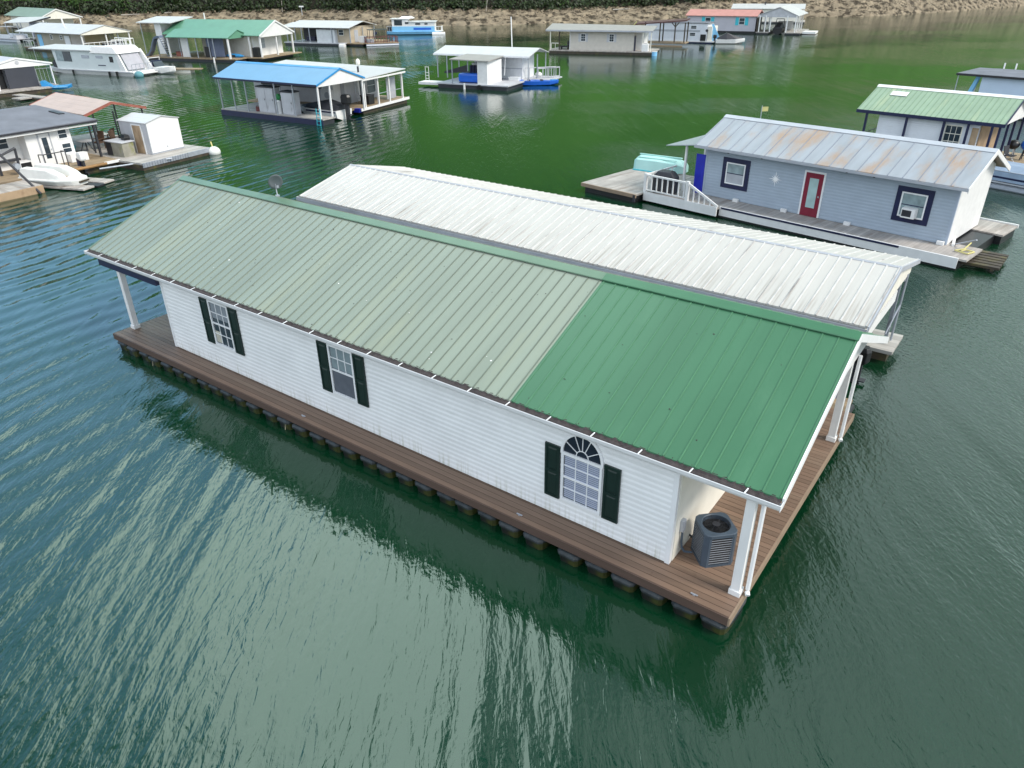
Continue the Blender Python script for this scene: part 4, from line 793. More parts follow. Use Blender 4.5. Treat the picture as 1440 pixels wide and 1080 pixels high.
# ------------------------------------------------------------------ platform with the white shed and tan canopy
B_ = thing('floating_platform', 'grey floating platform with a corrugated edge carrying the white shed', 'dock', (-23.11, 47.26, 0), 62)
P(B_, 'deck', deck_pale, B(0, 0, .34, 5.45, 7.4, .45)); P(B_, 'edging', galv, B(-.02, -.08, .18, 5.4, -.002, .46), *[T((.08 + i * .2, -.09, .2), (.08 + i * .2, -.09, .46), .05, n=6) for i in range(18)]); P(B_, 'float', wood_dark, B(-.05, -.06, -.3, 5.4, 7.3, .17), B(-.05, .05, .171, 5.4, 7.3, .337))
H_ = thing('shed', 'plain white gabled storage shed with a tan door on the floating platform', 'shed', (-23.55, 49.83, .45), 60.8)
P(H_, 'wall', white, PR([(0, 0), (2.54, 0), (2.54, 1.98), (1.25, 2.25), (0, 1.98)], 'y', 0, 2.72)); P(H_, 'roof', roof_plain, SHEET([(-.08, 2.0), (1.25, 2.30), (2.62, 2.0)], 'y', -.06, 2.80, .045)); P(H_, 'side_panel', pale_grey, B(-.02, .03, .02, -.001, 2.69, 1.94)); P(H_, 'drip_trim', galv, B(-.02, -.012, .0, 2.56, -.001, .09), B(-.03, -.012, 0, .04, -.001, 1.95)); P(H_, 'wall_vent', grey_paint, B(1.22, -.02, .28, 1.32, -.002, .38))  # grey side panel puts the shade of the left face into colour
d = P(H_, 'door', wood_tan, HX([(-.06, .55, .02), (-.02, .55, .02), (-.02, 1.35, .02), (-.06, 1.35, .02), (-.06, .55, 1.78), (-.02, .55, 1.78), (-.02, 1.35, 1.78), (-.06, 1.35, 1.78)])); P(d, 'door_trim', white, B(-.07, 1.36, 0, -.02, 1.44, 1.86), B(-.07, .46, 0, -.02, .54, 1.86), B(-.07, .55, 1.79, -.02, 1.35, 1.86))
q = thing('counter', 'mould stained pale counter box beside the shed door', 'counter', sub(H_, -.95, 1.75, 0), 60.8); P(q, 'body', concrete_m, B(-.45, -.85, 0, .4, .8, .88)); P(q, 'worktop', pale_grey, B(-.52, -.92, .88, .47, .87, .94), bevel=.01); P(q, 'side_panel', dark, B(-.47, .25, .05, -.451, .8, .85))
q = thing('portable_grill', 'small black portable grill on top of the stained counter', 'grill', sub(H_, -.62, 1.5, .94), 50); P(q, 'firebox', black, B(-.2, -.28, .05, .2, .28, .2), bevel=.03); P(q, 'lid', black, LOFT([[(-.2, -.28, .2), (.2, -.28, .2), (.2, .28, .2), (-.2, .28, .2)], [(-.12, -.25, .34), (.12, -.25, .34), (.12, .25, .34), (-.12, .25, .34)]])); P(q, 'foot', dark, B(-.18, -.25, 0, -.14, .25, .05), B(.14, -.25, 0, .18, .25, .05))
q = thing('mooring_buoy', 'round white float tied at the platform corner', 'buoy', (*sub(B_, 5.6, -.15)[:2], .0), 0); P(q, 'ball', foam_white, ELL((0, 0, .14), .42, .42, .36, 16, 10), smooth=True); P(q, 'eye', yellow, T((-.15, .25, .4), (-.25, .35, .75), .05))
K_ = thing('canopy', 'tan metal carport canopy with rust red edge trim on thin posts', 'canopy', (-33.98, 55.2, 0), -37.4)
P(K_, 'roof', roof_tan, SHEET([(0, 2.9), (1.95, 3.5), (4.2, 2.9)], 'x', .2, 8.0, .05)); P(K_, 'rake_trim', rust_edge, SHEET([(-.03, 2.915), (1.95, 3.515), (4.23, 2.915)], 'x', 8.003, 8.06, .17)); P(K_, 'rake_trim', rust_edge, SHEET([(-.03, 2.915), (1.95, 3.515), (4.23, 2.915)], 'x', .14, .197, .17))
posts(K_, dark, [(7.8, .2), (7.8, 2.0), (7.8, 4.0), (.4, .2), (.4, 4.0), (4, 4.0), (4, .2)], .45, 2.9, .04)
q = thing('floating_platform', 'pale cluttered platform under the tan canopy', 'dock', (-33.98, 55.2, 0), -37.4); P(q, 'deck', deck_pale, B(.2, -1.2, .33, 8.4, 4.3, .44)); P(q, 'float', wood_dark, B(.3, -1.1, -.3, 8.3, 4.2, .327))
for i, (x, y, rz, lab) in enumerate([(6.6, 1.1, 20, 'brown patio chair nearest the gable edge under the tan canopy'), (7.2, 2.1, 120, 'brown patio chair turned sideways behind the others under the canopy'), (5.9, 2.2, -60, 'brown patio chair deepest in the shade under the tan canopy')]):
    q = thing('patio_chair', lab, 'chair', sub(K_, x, y, .45), yawof(K_, rz), 'chairs under the tan canopy'); bm_ = mat('brown_wicker', (.10, .06, .04), .8, .2, 6)
    P(q, 'seat', bm_, B(-.27, -.27, .38, .27, .27, .46)); P(q, 'backrest', bm_, HX([(-.27, .22, .46), (.27, .22, .46), (.27, .28, .46), (-.27, .28, .46), (-.25, .34, 1.1), (.25, .34, 1.1), (.25, .40, 1.1), (-.25, .40, 1.1)]))
    for sx in (-.24, .24):
        P(q, 'armrest', bm_, B(sx - .03, -.27, .62, sx + .03, .28, .67))
        for sy in (-.24, .24): P(q, 'leg', bm_, B(sx - .025, sy - .025, 0, sx + .025, sy + .025, .38 if sy > 0 else .62))
q = thing('patio_table', 'round patio table with dark legs among the brown chairs', 'table', sub(K_, 6.9, .1, .45), 0); P(q, 'top', pale_grey, T((0, 0, .68), (0, 0, .72), .5, n=16)); [P(q, 'leg', dark, T((.1 * math.cos(a), .1 * math.sin(a), .68), (.4 * math.cos(a), .4 * math.sin(a), 0), .025)) for a in (.4, 2.0, 3.5, 5.1)]
q = thing('storage_tub', 'turquoise plastic tub on the pale deck near the patio chairs', 'tub', sub(K_, 6.3, -.75, .45), 15); P(q, 'body', turq, LOFT([[(-.28, -.2, 0), (.28, -.2, 0), (.28, .2, 0), (-.28, .2, 0)], [(-.34, -.25, .36), (.34, -.25, .36), (.34, .25, .36), (-.34, .25, .36)]])); P(q, 'lid', turq, B(-.36, -.27, .36, .36, .27, .41), bevel=.01)

# ------------------------------------------------------------------ dark-fronted boathouse behind, with the blue pedal boat
D_ = thing('boathouse', 'boathouse with a white gable over a dark slate front at the left edge', 'boathouse', (-52.69, 83.28, 0), 53.6)
P(D_, 'roof', roof_lav, SHEET([(-2.1, 2.72), (1.38, 3.46), (4.85, 2.72)], 'y', -.12, 9, .06)); P(D_, 'gable_panel', white, PR([(-1.9, 2.5), (4.65, 2.5), (4.65, 2.68), (1.38, 3.38), (-1.9, 2.68)], 'y', -.08, -.02)); P(D_, 'rake_trim', white_trim, SHEET([(-2.12, 2.735), (1.38, 3.475), (4.87, 2.735)], 'y', -.16, -.123, .16)); P(D_, 'medallion', pale_grey, T((1.38, -.11, 2.98), (1.38, -.081, 2.98), .2, n=12))
P(D_, 'wall', mat('slate_panel', (.045, .050, .065), .6, .08, 1), B(.0, .0, .5, 3.0, .06, 2.55)); P(D_, 'wall', black, B(-1.8, .6, .5, -.01, .66, 2.6)); P(D_, 'wall', lap_white, B(-1.8, 2, .5, 3.0, 8, 2.6)); P(D_, 'side_wall', pale_grey, B(3.0, .1, .5, 3.06, 1.9, 2.5))
P(D_, 'railing', galv, RAIL([(3.1, .1), (4.6, .1)], .5, 1.7, .35, .02)); posts(D_, white, [(4.7, .1), (-1.9, .1), (4.7, 4.5), (4.7, 8.7)], .5, 2.72, .05)
P(D_, 'deck', deck_grey, B(-4, -1.9, .38, 3.4, .0, .5), B(-4, .001, .38, 5.0, 8.8, .499)); P(D_, 'float', wood_dark, B(-4, -1.8, -.3, 3.3, 8.6, .377)); P(D_, 'bin', white, T((-1.4, -.6, .5), (-1.4, -.6, 1.05), .25, .28, 10))
q = thing('pedal_boat', 'mid blue pedal boat pulled up beside the dark boathouse', 'boat', sub(D_, 4.2, -.9, .25), 20)
P(q, 'hull', mid_blue, LOFT([[(x, -b, .12 + l), (x, -b * .8, -.12 + l), (x, b * .8, -.12 + l), (x, b, .12 + l), (x, b * .95, .2 + l), (x, -b * .95, .2 + l)] for x, b, l in ((-1.5, .62, 0), (-.8, .78, 0), (.6, .78, 0), (1.35, .6, .08), (1.6, .4, .16))])); P(q, 'seat', mid_blue, HX([(-1.2, -.6, .2), (-.2, -.6, .2), (-.2, .6, .2), (-1.2, .6, .2), (-1.25, -.6, .75), (-.95, -.6, .75), (-.95, .6, .75), (-1.25, .6, .75)])); P(q, 'trim', sky_blue, B(-.1, -.80, .10, 1.3, -.76, .16))
q = thing('finger_dock', 'broken weathered boards floating between dark boathouse and tan canopy', 'dock', (-46.5, 78.5, 0), -30)
P(q, 'deck', deck_grey, B(-5, -.4, .2, 5.5, .5, .3), B(-3, -1.6, .15, -1.5, -.41, .25), B(2.0, .51, .18, 4.2, 1.2, .28)); P(q, 'float', wood_dark, B(-4.8, -.35, -.3, 5.3, .45, .19))

# ------------------------------------------------------------------ blue-roofed slip and the white house behind it
Z = thing('boat_slip', 'open boat slip with a bright blue metal gable roof on thin posts', 'boat slip', (-25.48, 68.8, 0), -31)
P(Z, 'roof', roof_blue, SHEET([(-.05, 3.1), (2.85, 4.08), (5.75, 3.1)], 'x', -.3, 11.9, .05)); P(Z, 'ridge_cap', mid_blue, SHEET([(2.6, 4.02), (2.85, 4.12), (3.1, 4.02)], 'x', -.31, 11.91, .012)); P(Z, 'eave_trim', navy, B(-.3, -.08, 2.95, 11.9, -.053, 3.09)); P(Z, 'rake_trim', mid_blue, SHEET([(-.07, 3.11), (2.85, 4.1), (5.77, 3.11)], 'x', 11.903, 11.94, .14)); P(Z, 'gable_panel', white, PR([(.05, 2.9), (5.65, 2.9), (5.65, 3.06), (2.85, 3.99), (.05, 3.06)], 'x', 11.8, 11.85))
posts(Z, galv, [(x, .12) for x in (.15, 1.8, 3.4, 6.9, 9.0)] + [(.15, 5.5), (1.8, 5.5), (3.4, 5.5)], .5, 3.0, .04); posts(Z, white, [(11.75, .15), (11.75, 1.5), (11.75, 5.5)], .5, 2.95, .06)
P(Z, 'deck', deck_pale, B(0, 0, .40, 12.1, 1.5, .5), B(0, 1.501, .40, 6.6, 5.6, .499)); P(Z, 'fascia', navy, B(0, -.06, .0, 12.1, -.002, .42)); P(Z, 'float', dark, B(.05, 0, -.3, 12, 1.4, .397), B(.05, 1.5, -.3, 6.5, 5.5, .396)); P(Z, 'roof_beam', dark, B(4.9, .6, 2.72, 11.7, .72, 2.92))
def lockers(x, y, n, lab, wd=.95, h=2.0, m=pale_grey):
    q = thing('storage_cabinet', lab, 'cabinet', sub(Z, x, y, .5), yawof(Z)); P(q, 'body', m, B(0, .02, .0, wd * n, .8, h)); P(q, 'top', dark, B(-.05, -.05, h, wd * n + .05, .85, h + .1))
    for i in range(n): d = P(q, 'door', m, B(i * wd + .02, -.02, .06, (i + 1) * wd - .02, .019, h - .04)); P(d, 'handle', dark, B((i + .85) * wd, -.05, h * .5, (i + .88) * wd, -.02, h * .5 + .15))
lockers(4.5, .35, 2, 'tall pale double cabinet on the deck under the blue roof'); lockers(7.3, .35, 1, 'single pale grey cabinet beside the covered boat under blue roof', 1.3, 1.75)
q = thing('water_tank', 'white upright tank between the pale cabinets under blue roof', 'tank', sub(Z, 6.75, .5, .5), 0); P(q, 'body', white, T((0, 0, 0), (0, 0, .95), .25, n=14), T((0, 0, .95), (0, 0, 1.08), .25, .1, 14)); P(q, 'valve', green_p, ELL((.05, 0, 1.32), .24, .2, .26, 10, 6, .1))
q = thing('bin', 'small white bin at the back of the blue roofed deck', 'bin', sub(Z, 2.6, 4.6, .5), 0); P(q, 'body', white, T((0, 0, 0), (0, 0, .8), .28, .32, 12)); P(q, 'lid', pale_grey, T((0, 0, .8), (0, 0, .86), .34, n=12))
q = thing('fuel_can', 'dark red fuel can at the foot of the pale double cabinet', 'can', sub(Z, 4.15, .5, .5), 20); P(q, 'body', red_rail, B(-.18, -.12, 0, .18, .12, .38), bevel=.02); P(q, 'spout', dark, T((.1, 0, .38), (.2, 0, .52), .025)); P(q, 'handle', red_rail, B(-.12, -.02, .42, .06, .02, .46), B(-.12, -.02, .38, -.09, .02, .42))
q = thing('ski_boat', 'covered ski boat with a big dark outboard under the blue roof', 'boat', sub(Z, 9.3, 3.2, .1), yawof(Z)); P(q, 'hull', white, HULL([(-2.8, .15, .2, .4, .75), (-1.8, .75, -.1, .2, .72), (0, 1.0, -.2, .1, .7), (2.2, 1.0, -.2, .1, .65)])); P(q, 'boat_cover', dark, LOFT([[(x, -b, .71), (x, b, .71), (x, b * .6, h), (x, -b * .6, h)] for x, b, h in ((-2.5, .3, .78), (-1.5, .8, 1.0), (.3, .98, 1.35), (2.1, .95, 1.0))])); outboard(q, 2.6, 0, .45, black, 1.5); P(q, 'stripe', navy, B(-1.2, -1.02, .5, 2.1, -1.0, .62))
q = thing('swim_ladder', 'turquoise ladder hung off the corner of the blue roofed deck', 'ladder', sub(Z, 11.7, -.12, -.2), yawof(Z)); P(q, 'rail', turq, T((-.2, 0, 0), (-.2, .1, 1.5), .03)); P(q, 'rail', turq, T((.2, 0, 0), (.2, .1, 1.5), .03)); [P(q, 'rung', turq, T((-.2, .02 * i, .25 + .3 * i), (.2, .02 * i, .25 + .3 * i), .025)) for i in range(4)]

Y_ = thing('floating_house', 'grey walled house with a plain white roof and porch right of the blue slip', 'houseboat', (-13.38, 67.27, 0), -25)
P(Y_, 'roof', roof_plain, HX([(-13.5, .2, 2.86), (.45, .9, 2.86), (.45, 7.9, 3.02), (-13.5, 7.9, 3.32), (-13.5, .2, 2.92), (.45, .9, 2.92), (.45, 7.9, 3.08), (-13.5, 7.9, 3.38)])); P(Y_, 'fascia', white, B(.40, .9, 2.72, .44, 7.85, 2.855))
P(Y_, 'wall', pale_grey, B(-13, 2.3, .5, -2.6, 7.6, 2.84)); P(Y_, 'wall', white, B(-4.4, 1.2, .5, -3.0, 2.29, 2.6)); door(Y_, EW(-2.6), 4.4, .52, .9, 2.0, white, True, white_trim); window(Y_, EW(-2.6), 5.8, 1.0, 1.3, 1.3)
posts(Y_, white, [(.1, 1.5), (.1, 3.6), (.1, 5.4), (.1, 7.6)], .5, 2.8, .07); P(Y_, 'deck', deck_tan, B(-13, 1.0, .38, .2, 8.5, .5), B(-6.5, -.6, .38, -.4, .999, .499)); P(Y_, 'edge_board', white, B(.203, .6, .3, .28, 8.5, .52)); P(Y_, 'float', wood_dark, B(-12, 1.1, -.3, .1, 8.3, .377)); P(Y_, 'screen_panel', grey_paint, B(-.6, 6.0, .55, -.56, 7.5, 2.4)); P(Y_, 'rail', galv, B(.06, 3.7, 1.35, .1, 7.5, 1.4)); P(Y_, 'box', royal, B(-.5, .5, .2, .1, .9, .5))
q = thing('storage_box', 'black box shaped cooler on the porch of the white roofed house', 'box', sub(Y_, -.9, 3.3, .5), yawof(Y_)); P(q, 'body', black, B(-.45, -.45, 0, .45, .45, .7), bevel=.03); P(q, 'lid', dark, B(-.48, -.48, .7, .48, .48, .78), bevel=.02)
q = thing('heat_pump', 'white wall mounted heat pump by the stern of the covered boat', 'heat pump', sub(Y_, -3.4, 1.08, .95), yawof(Y_)); P(q, 'case', white, B(-.4, -.16, 0, .4, .1, .9), bevel=.02); P(q, 'fan_grille', grey_paint, T((-.1, -.165, .45), (-.1, -.18, .45), .28, n=16))
q = thing('vent_stack', 'short pipe with a pale owl shaped cap on the white roof edge', 'vent', sub(Y_, -2.4, 4.4, 2.98), 0); P(q, 'pipe', dark, T((0, 0, 0), (0, 0, .5), .09)); P(q, 'cap', cream, ELL((.05, .05, .85), .2, .2, .3, 10, 7))
q = thing('ladder', 'pale ladder leaning inside the porch of the white roofed house', 'ladder', sub(Y_, -2.3, 3.9, .5), yawof(Y_)); P(q, 'rail', galv, T((0, -.2, 0), (-.2, -.2, 2.1), .03)); P(q, 'rail', galv, T((0, .2, 0), (-.2, .2, 2.1), .03)); [P(q, 'rung', galv, T((-.03 * i, -.2, .3 * i + .3), (-.03 * i, .2, .3 * i + .3), .02)) for i in range(6)]

# ------------------------------------------------------------------ white house with a small shed and blue boat in mid lake
N_ = thing('floating_house', 'white panelled house with a low white roof and tall mast in mid water', 'houseboat', (-7.71, 84.92, 0), -24)
P(N_, 'roof', roof_plain, SHEET([(4.4, 2.98), (7.4, 3.60), (10.2, 2.98)], 'x', -2.8, 8.9, .06)); P(N_, 'fascia', white_trim, B(-2.8, 4.36, 2.82, 8.9, 4.397, 2.97)); P(N_, 'wall', panel_white, gable_wall(4.4, 7.3, 6.2, 9.6, .5, 2.9, 3.3, 7.4)); P(N_, 'wall_band', grey_paint, B(4.45, 6.16, 1.5, 7.28, 6.198, 1.6)); P(N_, 'roof_brace', white, T((5.9, 4.5, 1.0), (6.0, 4.6, 3.0), .06)); P(N_, 'doorway', black, B(4.1, 6.17, .5, 4.38, 6.3, 1.6))
posts(N_, galv, [(-2.4, 4.6), (-1.2, 4.6), (-2.4, 9.8), (8.6, 4.8), (8.6, 7.4), (8.6, 9.9)], .5, 2.95, .05); P(N_, 'deck', pale_grey, B(-.2, .3, .38, 8.2, 10, .5)); P(N_, 'swim_deck', white, B(-2.7, .6, .2, -.201, 2.2, .45)); P(N_, 'float', dark, B(-.1, .35, -.3, 8.0, 9.9, .377)); P(N_, 'swim_ladder', white, *[T((x, .9, .45), (x, .9, 2.0), .03) for x in (-1.9, -1.5)], *[T((-1.9, .9, z), (-1.5, .9, z), .025) for z in (.8, 1.1, 1.4, 1.95)])
P(N_, 'mast', white, T((4.6, 9.6, 3.0), (4.5, 9.6, 6.5), .06)); P(N_, 'stair_rail', pale_grey, RAIL([(7.5, 6.5), (10.2, 9.0)], .5, 1.1, .5, .04)); P(N_, 'railing', pale_grey, RAIL([(8.6, 7.4), (10.4, 9.6)], .5, 1.0, .7, .05)); P(N_, 'rear_deck', pale_grey, B(8.2, 6.5, .38, 10.6, 10, .49)); P(N_, 'hanging_rack', dark, HX([(-1.8, 5, .9), (1.2, 5, 1.1), (1.2, 5.1, 1.1), (-1.8, 5.1, .9), (-1.8, 5, 1.1), (1.2, 5, 1.9), (1.2, 5.1, 1.9), (-1.8, 5.1, 1.1)]))
q = thing('shed', 'small white flat roofed boat shed in front of the masted white house', 'shed', (-7.71, 84.92, 0), -24)
P(q, 'wall', white, B(4.6, .45, .3, 5.75, 4.1, 2.72)); P(q, 'roof', roof_taupe, HX([(1.5, .1, 2.82), (6.1, .1, 2.74), (5.9, 4.3, 2.9), (1.5, 4.3, 2.98), (1.5, .1, 2.92), (6.1, .1, 2.84), (5.9, 4.3, 3.0), (1.5, 4.3, 3.08)])); P(q, 'back_wall', pale_grey, B(2.6, 3.9, .5, 4.59, 4.0, 2.7)); P(q, 'shelf', dark, B(1.8, 2.5, 1.25, 4.55, 3.8, 1.35)); posts(q, galv, [(1.7, .3), (1.7, 4.0)], .5, 2.8, .05); P(q, 'tyre_fender', black, *[T((x, .40, .2), (x, .1, .2), .28, n=12) for x in (4.9,)], label='black tyre fender at the waterline'); P(q, 'life_vests', navy, *[B(2.6 + i * .32, 2.6, 1.36, 2.85 + i * .32, 3.0, 2.1) for i in range(5)]).__setitem__('kind', 'stuff'); P(q, 'cooler', white, B(2.7, 3.0, 1.36, 3.3, 3.5, 2.3))
for i, (y, z, lab) in enumerate([(1.0, .5, 'bright blue float pad lying flat under the small shed roof')]):
    q = thing('inflatable_float', lab, 'float', sub(N_, 2.0, y, z), -24); P(q, 'tube', bright_blue, B(0, 0, .05, 2.5, .9, .95), bevel=.2); P(q, 'base', navy, B(.1, .05, 0, 2.45, .85, .06))
q = thing('rowing_boat', 'long royal blue flat boat moored right of the masted white house', 'boat', sub(N_, 9.3, 6.0, 0), 2)
P(q, 'hull', bright_blue, HULL([(-2.1, .7, -.05, .1, .5), (-.5, .8, -.12, .05, .45), (1.2, .7, -.1, .08, .45), (2.2, .25, .1, .25, .5)])); P(q, 'bow_deck', mid_blue, B(1.3, -.3, .47, 2.0, .3, .53)); P(q, 'thwart', navy, B(-1.2, -.62, .47, -.9, .62, .52), B(.2, -.62, .47, .5, .62, .52))
q = thing('mooring_buoy', 'small white float hanging near the royal blue boat', 'buoy', sub(N_, 8.6, 7.8, .85), 0); P(q, 'ball', foam_white, ELL((0, 0, 0), .4, .3, .28, 12, 8), smooth=True); P(q, 'eye', dark, T((0, 0, .25), (0, 0, .4), .05))
q = thing('dock_box', 'low white chest on the waterline step of the masted white house', 'box', sub(N_, 6.9, 5.0, .25), -24); P(q, 'body', white, B(-.6, -.3, 0, .6, .3, .5), bevel=.03); P(q, 'lid', white_trim, B(-.63, -.33, .5, .63, .33, .58), bevel=.02)
q = P(None, 'fender', white, T((0, 0, -.1), (0, 0, .6), .12, .10, 10)); q.location = sub(N_, 3.2, .1); tag(q, 'white cylinder fender hanging off the front of the small shed deck', 'fender')

# ------------------------------------------------------------------ white cabin cruiser and houses at upper left
E_ = thing('cabin_cruiser', 'big white cabin houseboat with a flat roof and sloping stern screen', 'houseboat', (-60.33, 103.94, 0), -23.9)
P(E_, 'hull', white, MV(HULL([(-.6, .7, .15, .3, .6), (.6, 1.5, -.1, .1, .58), (3, 1.9, -.2, .0, .55), (15.1, 1.9, -.2, 0, .55), (15.4, 1.8, .1, .15, .5)]), 0, 1.9, 0)); P(E_, 'cabin', mat('pale_hull_panel', (.70, .76, .76), .45, .04, 1), HX([(2.2, .15, .56), (14.0, .15, .56), (14.0, 3.7, .56), (2.2, 3.7, .56), (1.9, .15, 2.75), (13.0, .15, 2.9), (13.0, 3.7, 2.9), (1.9, 3.7, 2.75)]))
P(E_, 'roof', roof_plain, HX([(-2.0, -.15, 2.76), (9.2, -.15, 2.76), (9.2, 3.9, 2.95), (-2.0, 3.9, 2.95), (-2.0, -.15, 2.86), (9.2, -.15, 2.86), (9.2, 3.9, 3.05), (-2.0, 3.9, 3.05)])); P(E_, 'flybridge', white, HX([(8.9, -.05, 2.55), (13.6, -.05, 2.55), (13.6, 3.8, 2.55), (8.9, 3.8, 2.55), (9.3, .1, 3.25), (12.9, .1, 3.25), (12.9, 3.6, 3.25), (9.3, 3.6, 3.25)]))
P(E_, 'window', glass_pale, B(2.55, .10, 1.45, 3.8, .16, 2.6)); P(E_, 'window', glass, B(3.81, .10, 1.45, 5.2, .16, 2.6), label='darker half of the tall front window'); P(E_, 'window', galv, B(7.1, .11, 1.9, 8.4, .16, 2.25)); P(E_, 'window', galv, B(9.6, .11, 1.95, 10.8, .16, 2.25)); P(E_, 'window', black, B(11.9, .11, 1.55, 12.5, .16, 2.2)); P(E_, 'hull_badge', navy, B(9.7, .12, 1.1, 11.0, .15, 1.2)); P(E_, 'rub_rail', grey_paint, B(1, -.04, .42, 15.2, -.005, .5))
P(E_, 'stern_screen', mat('silver_screen', (.42, .42, .46), .5, .08, 2), HX([(14.2, .6, .7), (14.25, .6, .7), (14.25, 3.3, .7), (14.2, 3.3, .7), (13.2, .6, 2.8), (13.25, .6, 2.8), (13.25, 3.3, 2.8), (13.2, 3.3, 2.8)])); P(E_, 'stern_wing', white, HX([(13.4, .12, .56), (14.3, .12, .56), (14.3, .3, .56), (13.4, .3, .56), (12.9, .12, 2.9), (13.3, .12, 2.9), (13.3, .3, 2.9), (12.9, .3, 2.9)])); P(E_, 'stern_wing', white, HX([(13.4, 3.5, .56), (15.2, 3.5, .56), (15.2, 3.7, .56), (13.4, 3.7, .56), (12.9, 3.5, 2.9), (13.6, 3.5, 2.9), (13.6, 3.7, 2.9), (12.9, 3.7, 2.9)]))
P(E_, 'railing', white, RAIL([(9.6, 3.6), (12.8, 3.6), (12.8, .3)], 3.25, .8, .7, .035)); P(E_, 'stern_rail', galv, RAIL([(15.2, .3), (15.2, 3.4)], .55, .8, .6, .03)); P(E_, 'fender', black, T((5.2, -.12, .5), (5.2, -.12, .0), .12)); P(E_, 'fender', black, T((11.6, -.12, .5), (11.6, -.12, -.1), .14)); P(E_, 'fender', black, T((12.9, -.12, .55), (12.9, -.12, -.15), .14)); P(E_, 'canopy_post', galv, T((-1.2, 0, .6), (-1.2, 0, 2.78), .04)); P(E_, 'deck_gear', dark, B(.3, 1.0, .6, 1.0, 2.4, 1.2), B(1.1, .6, .6, 1.5, 1.6, 1.5)); P(E_, 'swim_step', white, B(15.4, .4, .25, 16.0, 3.4, .36))
q = thing('speedboat', 'white runabout with dark seats nosed up to the cruiser stern', 'boat', sub(E_, 15.7, 4.4, 0), -25); P(q, 'hull', white, HULL([(-2.0, .9, -.2, .1, .75), (.6, .95, -.2, .1, .78), (1.8, .5, 0, .3, .85), (2.3, .1, .3, .5, .9)])); P(q, 'windscreen', glass, HX([(-.3, -.8, .78), (-.3, .8, .78), (-.2, .8, .78), (-.2, -.8, .78), (-.6, -.7, 1.4), (-.6, .7, 1.4), (-.55, .7, 1.4), (-.55, -.7, 1.4)])); P(q, 'seat', navy, B(-1.7, -.7, .77, -1.1, .7, 1.35), B(-.9, -.7, .77, -.65, .7, 1.5)); P(q, 'frame', white, T((-1.2, -.85, .77), (-1.0, -.85, 1.8), .04), T((-1.2, .85, .77), (-1.0, .85, 1.8), .04), T((-1.0, -.85, 1.8), (-1.0, .85, 1.8), .04))
q = thing('finger_dock', 'short tan boarded finger dock behind the white runabout', 'dock', sub(E_, 17.2, 6.0, 0), -10); P(q, 'deck', deck_tan, B(-1.2, -.6, .35, 2.8, .6, .48)); P(q, 'float', cream, B(-1.1, -.5, -.2, 1.6, .5, .345))
q = thing('mooring_buoy', 'turquoise round float in the water at the cruiser stern corner', 'buoy', sub(E_, 15.9, .5, .0), 0); P(q, 'ball', tealcloth, ELL((0, 0, .2), .55, .5, .45, 12, 8), smooth=True); P(q, 'eye', white, T((0, 0, .6), (0, 0, .8), .06))

G2 = thing('floating_house', 'tan walled house with a broad white gable roof behind the white cruiser', 'houseboat', (-82.39, 138.58, 0), -31)
P(G2, 'roof', roof_plain, SHEET([(-.2, 2.9), (4.5, 4.0), (9.2, 2.85)], 'x', -2.2, 16.3, .07)); P(G2, 'gable_panel', cream, PR([(.1, 2.7), (8.9, 2.7), (8.9, 2.83), (4.5, 3.9), (.1, 2.86)], 'x', 16.1, 16.2)); P(G2, 'wall', mat('olive_tan_siding', (.36, .34, .28), .7, .07, 1), gable_wall(2.2, 12.2, .6, 8.4, .5, 2.85, 3.7, 4.5)); P(G2, 'wall', mat('mustard_panel', (.50, .44, .28), .7, .06, 1), B(12.201, 3.0, .5, 12.24, 8.3, 2.8)); P(G2, 'side_wall', white, B(12.201, .7, .5, 12.25, 2.99, 2.8))
for u in (2.9,): P(G2, 'door', sky_blue, B(u, .55, .55, u + 1.2, .598, 2.5))
window(G2, FW(.6), 6.6, 1.9, .6, .6); window(G2, FW(.6), 9.4, 1.9, .6, .6); P(G2, 'door', panel_white, B(10.6, .55, .55, 12.0, .598, 2.5)); P(G2, 'porch_wall', mat('blue_grey_panel', (.18, .22, .32), .6, .1, 2), B(-1.2, 3.0, .5, 2.19, 3.1, 2.8))
posts(G2, white, [(15.9, .3), (15.9, 4.5), (15.9, 8.7), (13.2, 8.4)], .5, 2.85, .09); P(G2, 'deck', deck_tan, B(-1.2, .0, .38, 16, 8.9, .5)); P(G2, 'float', wood_dark, B(-1, .1, -.3, 15.8, 8.7, .377)); P(G2, 'railing', white, RAIL([(2.0, .15), (-1.1, .15), (-1.1, 2.8)], .5, 1.0, .8, .045)); P(G2, 'railing', white, RAIL([(15.9, .3), (15.9, 8.7)], .5, 1.0, .9, .045)); P(G2, 'vent_pipe', white, T((8.2, 2.6, 3.5), (7.9, 2.6, 5.0), .07))
q = thing('patio_chair', 'dark patio chair on the railed porch behind the cruiser bow', 'chair', sub(G2, .6, 1.2, .5), -40); P(q, 'seat', red_rail, B(-.35, -.35, .38, .35, .35, .48)); P(q, 'backrest', dark, B(-.35, .3, .48, .35, .38, 1.2)); [P(q, 'leg', dark, B(x - .03, y - .03, 0, x + .03, y + .03, .38)) for x in (-.3, .3) for y in (-.3, .3)]
q = thing('sofa', 'dark outdoor sofa on the right porch of the broad white roofed house', 'sofa', sub(G2, 14.2, 7.2, .5), -31); P(q, 'seat', red_rail, B(-.9, -.4, .1, .9, .4, .5)); P(q, 'backrest', dark, B(-.9, .4, .1, .9, .6, 1.0)); P(q, 'armrest', dark, B(-1.05, -.4, .1, -.901, .6, .7)); P(q, 'armrest', dark, B(.901, -.4, .1, 1.05, .6, .7))

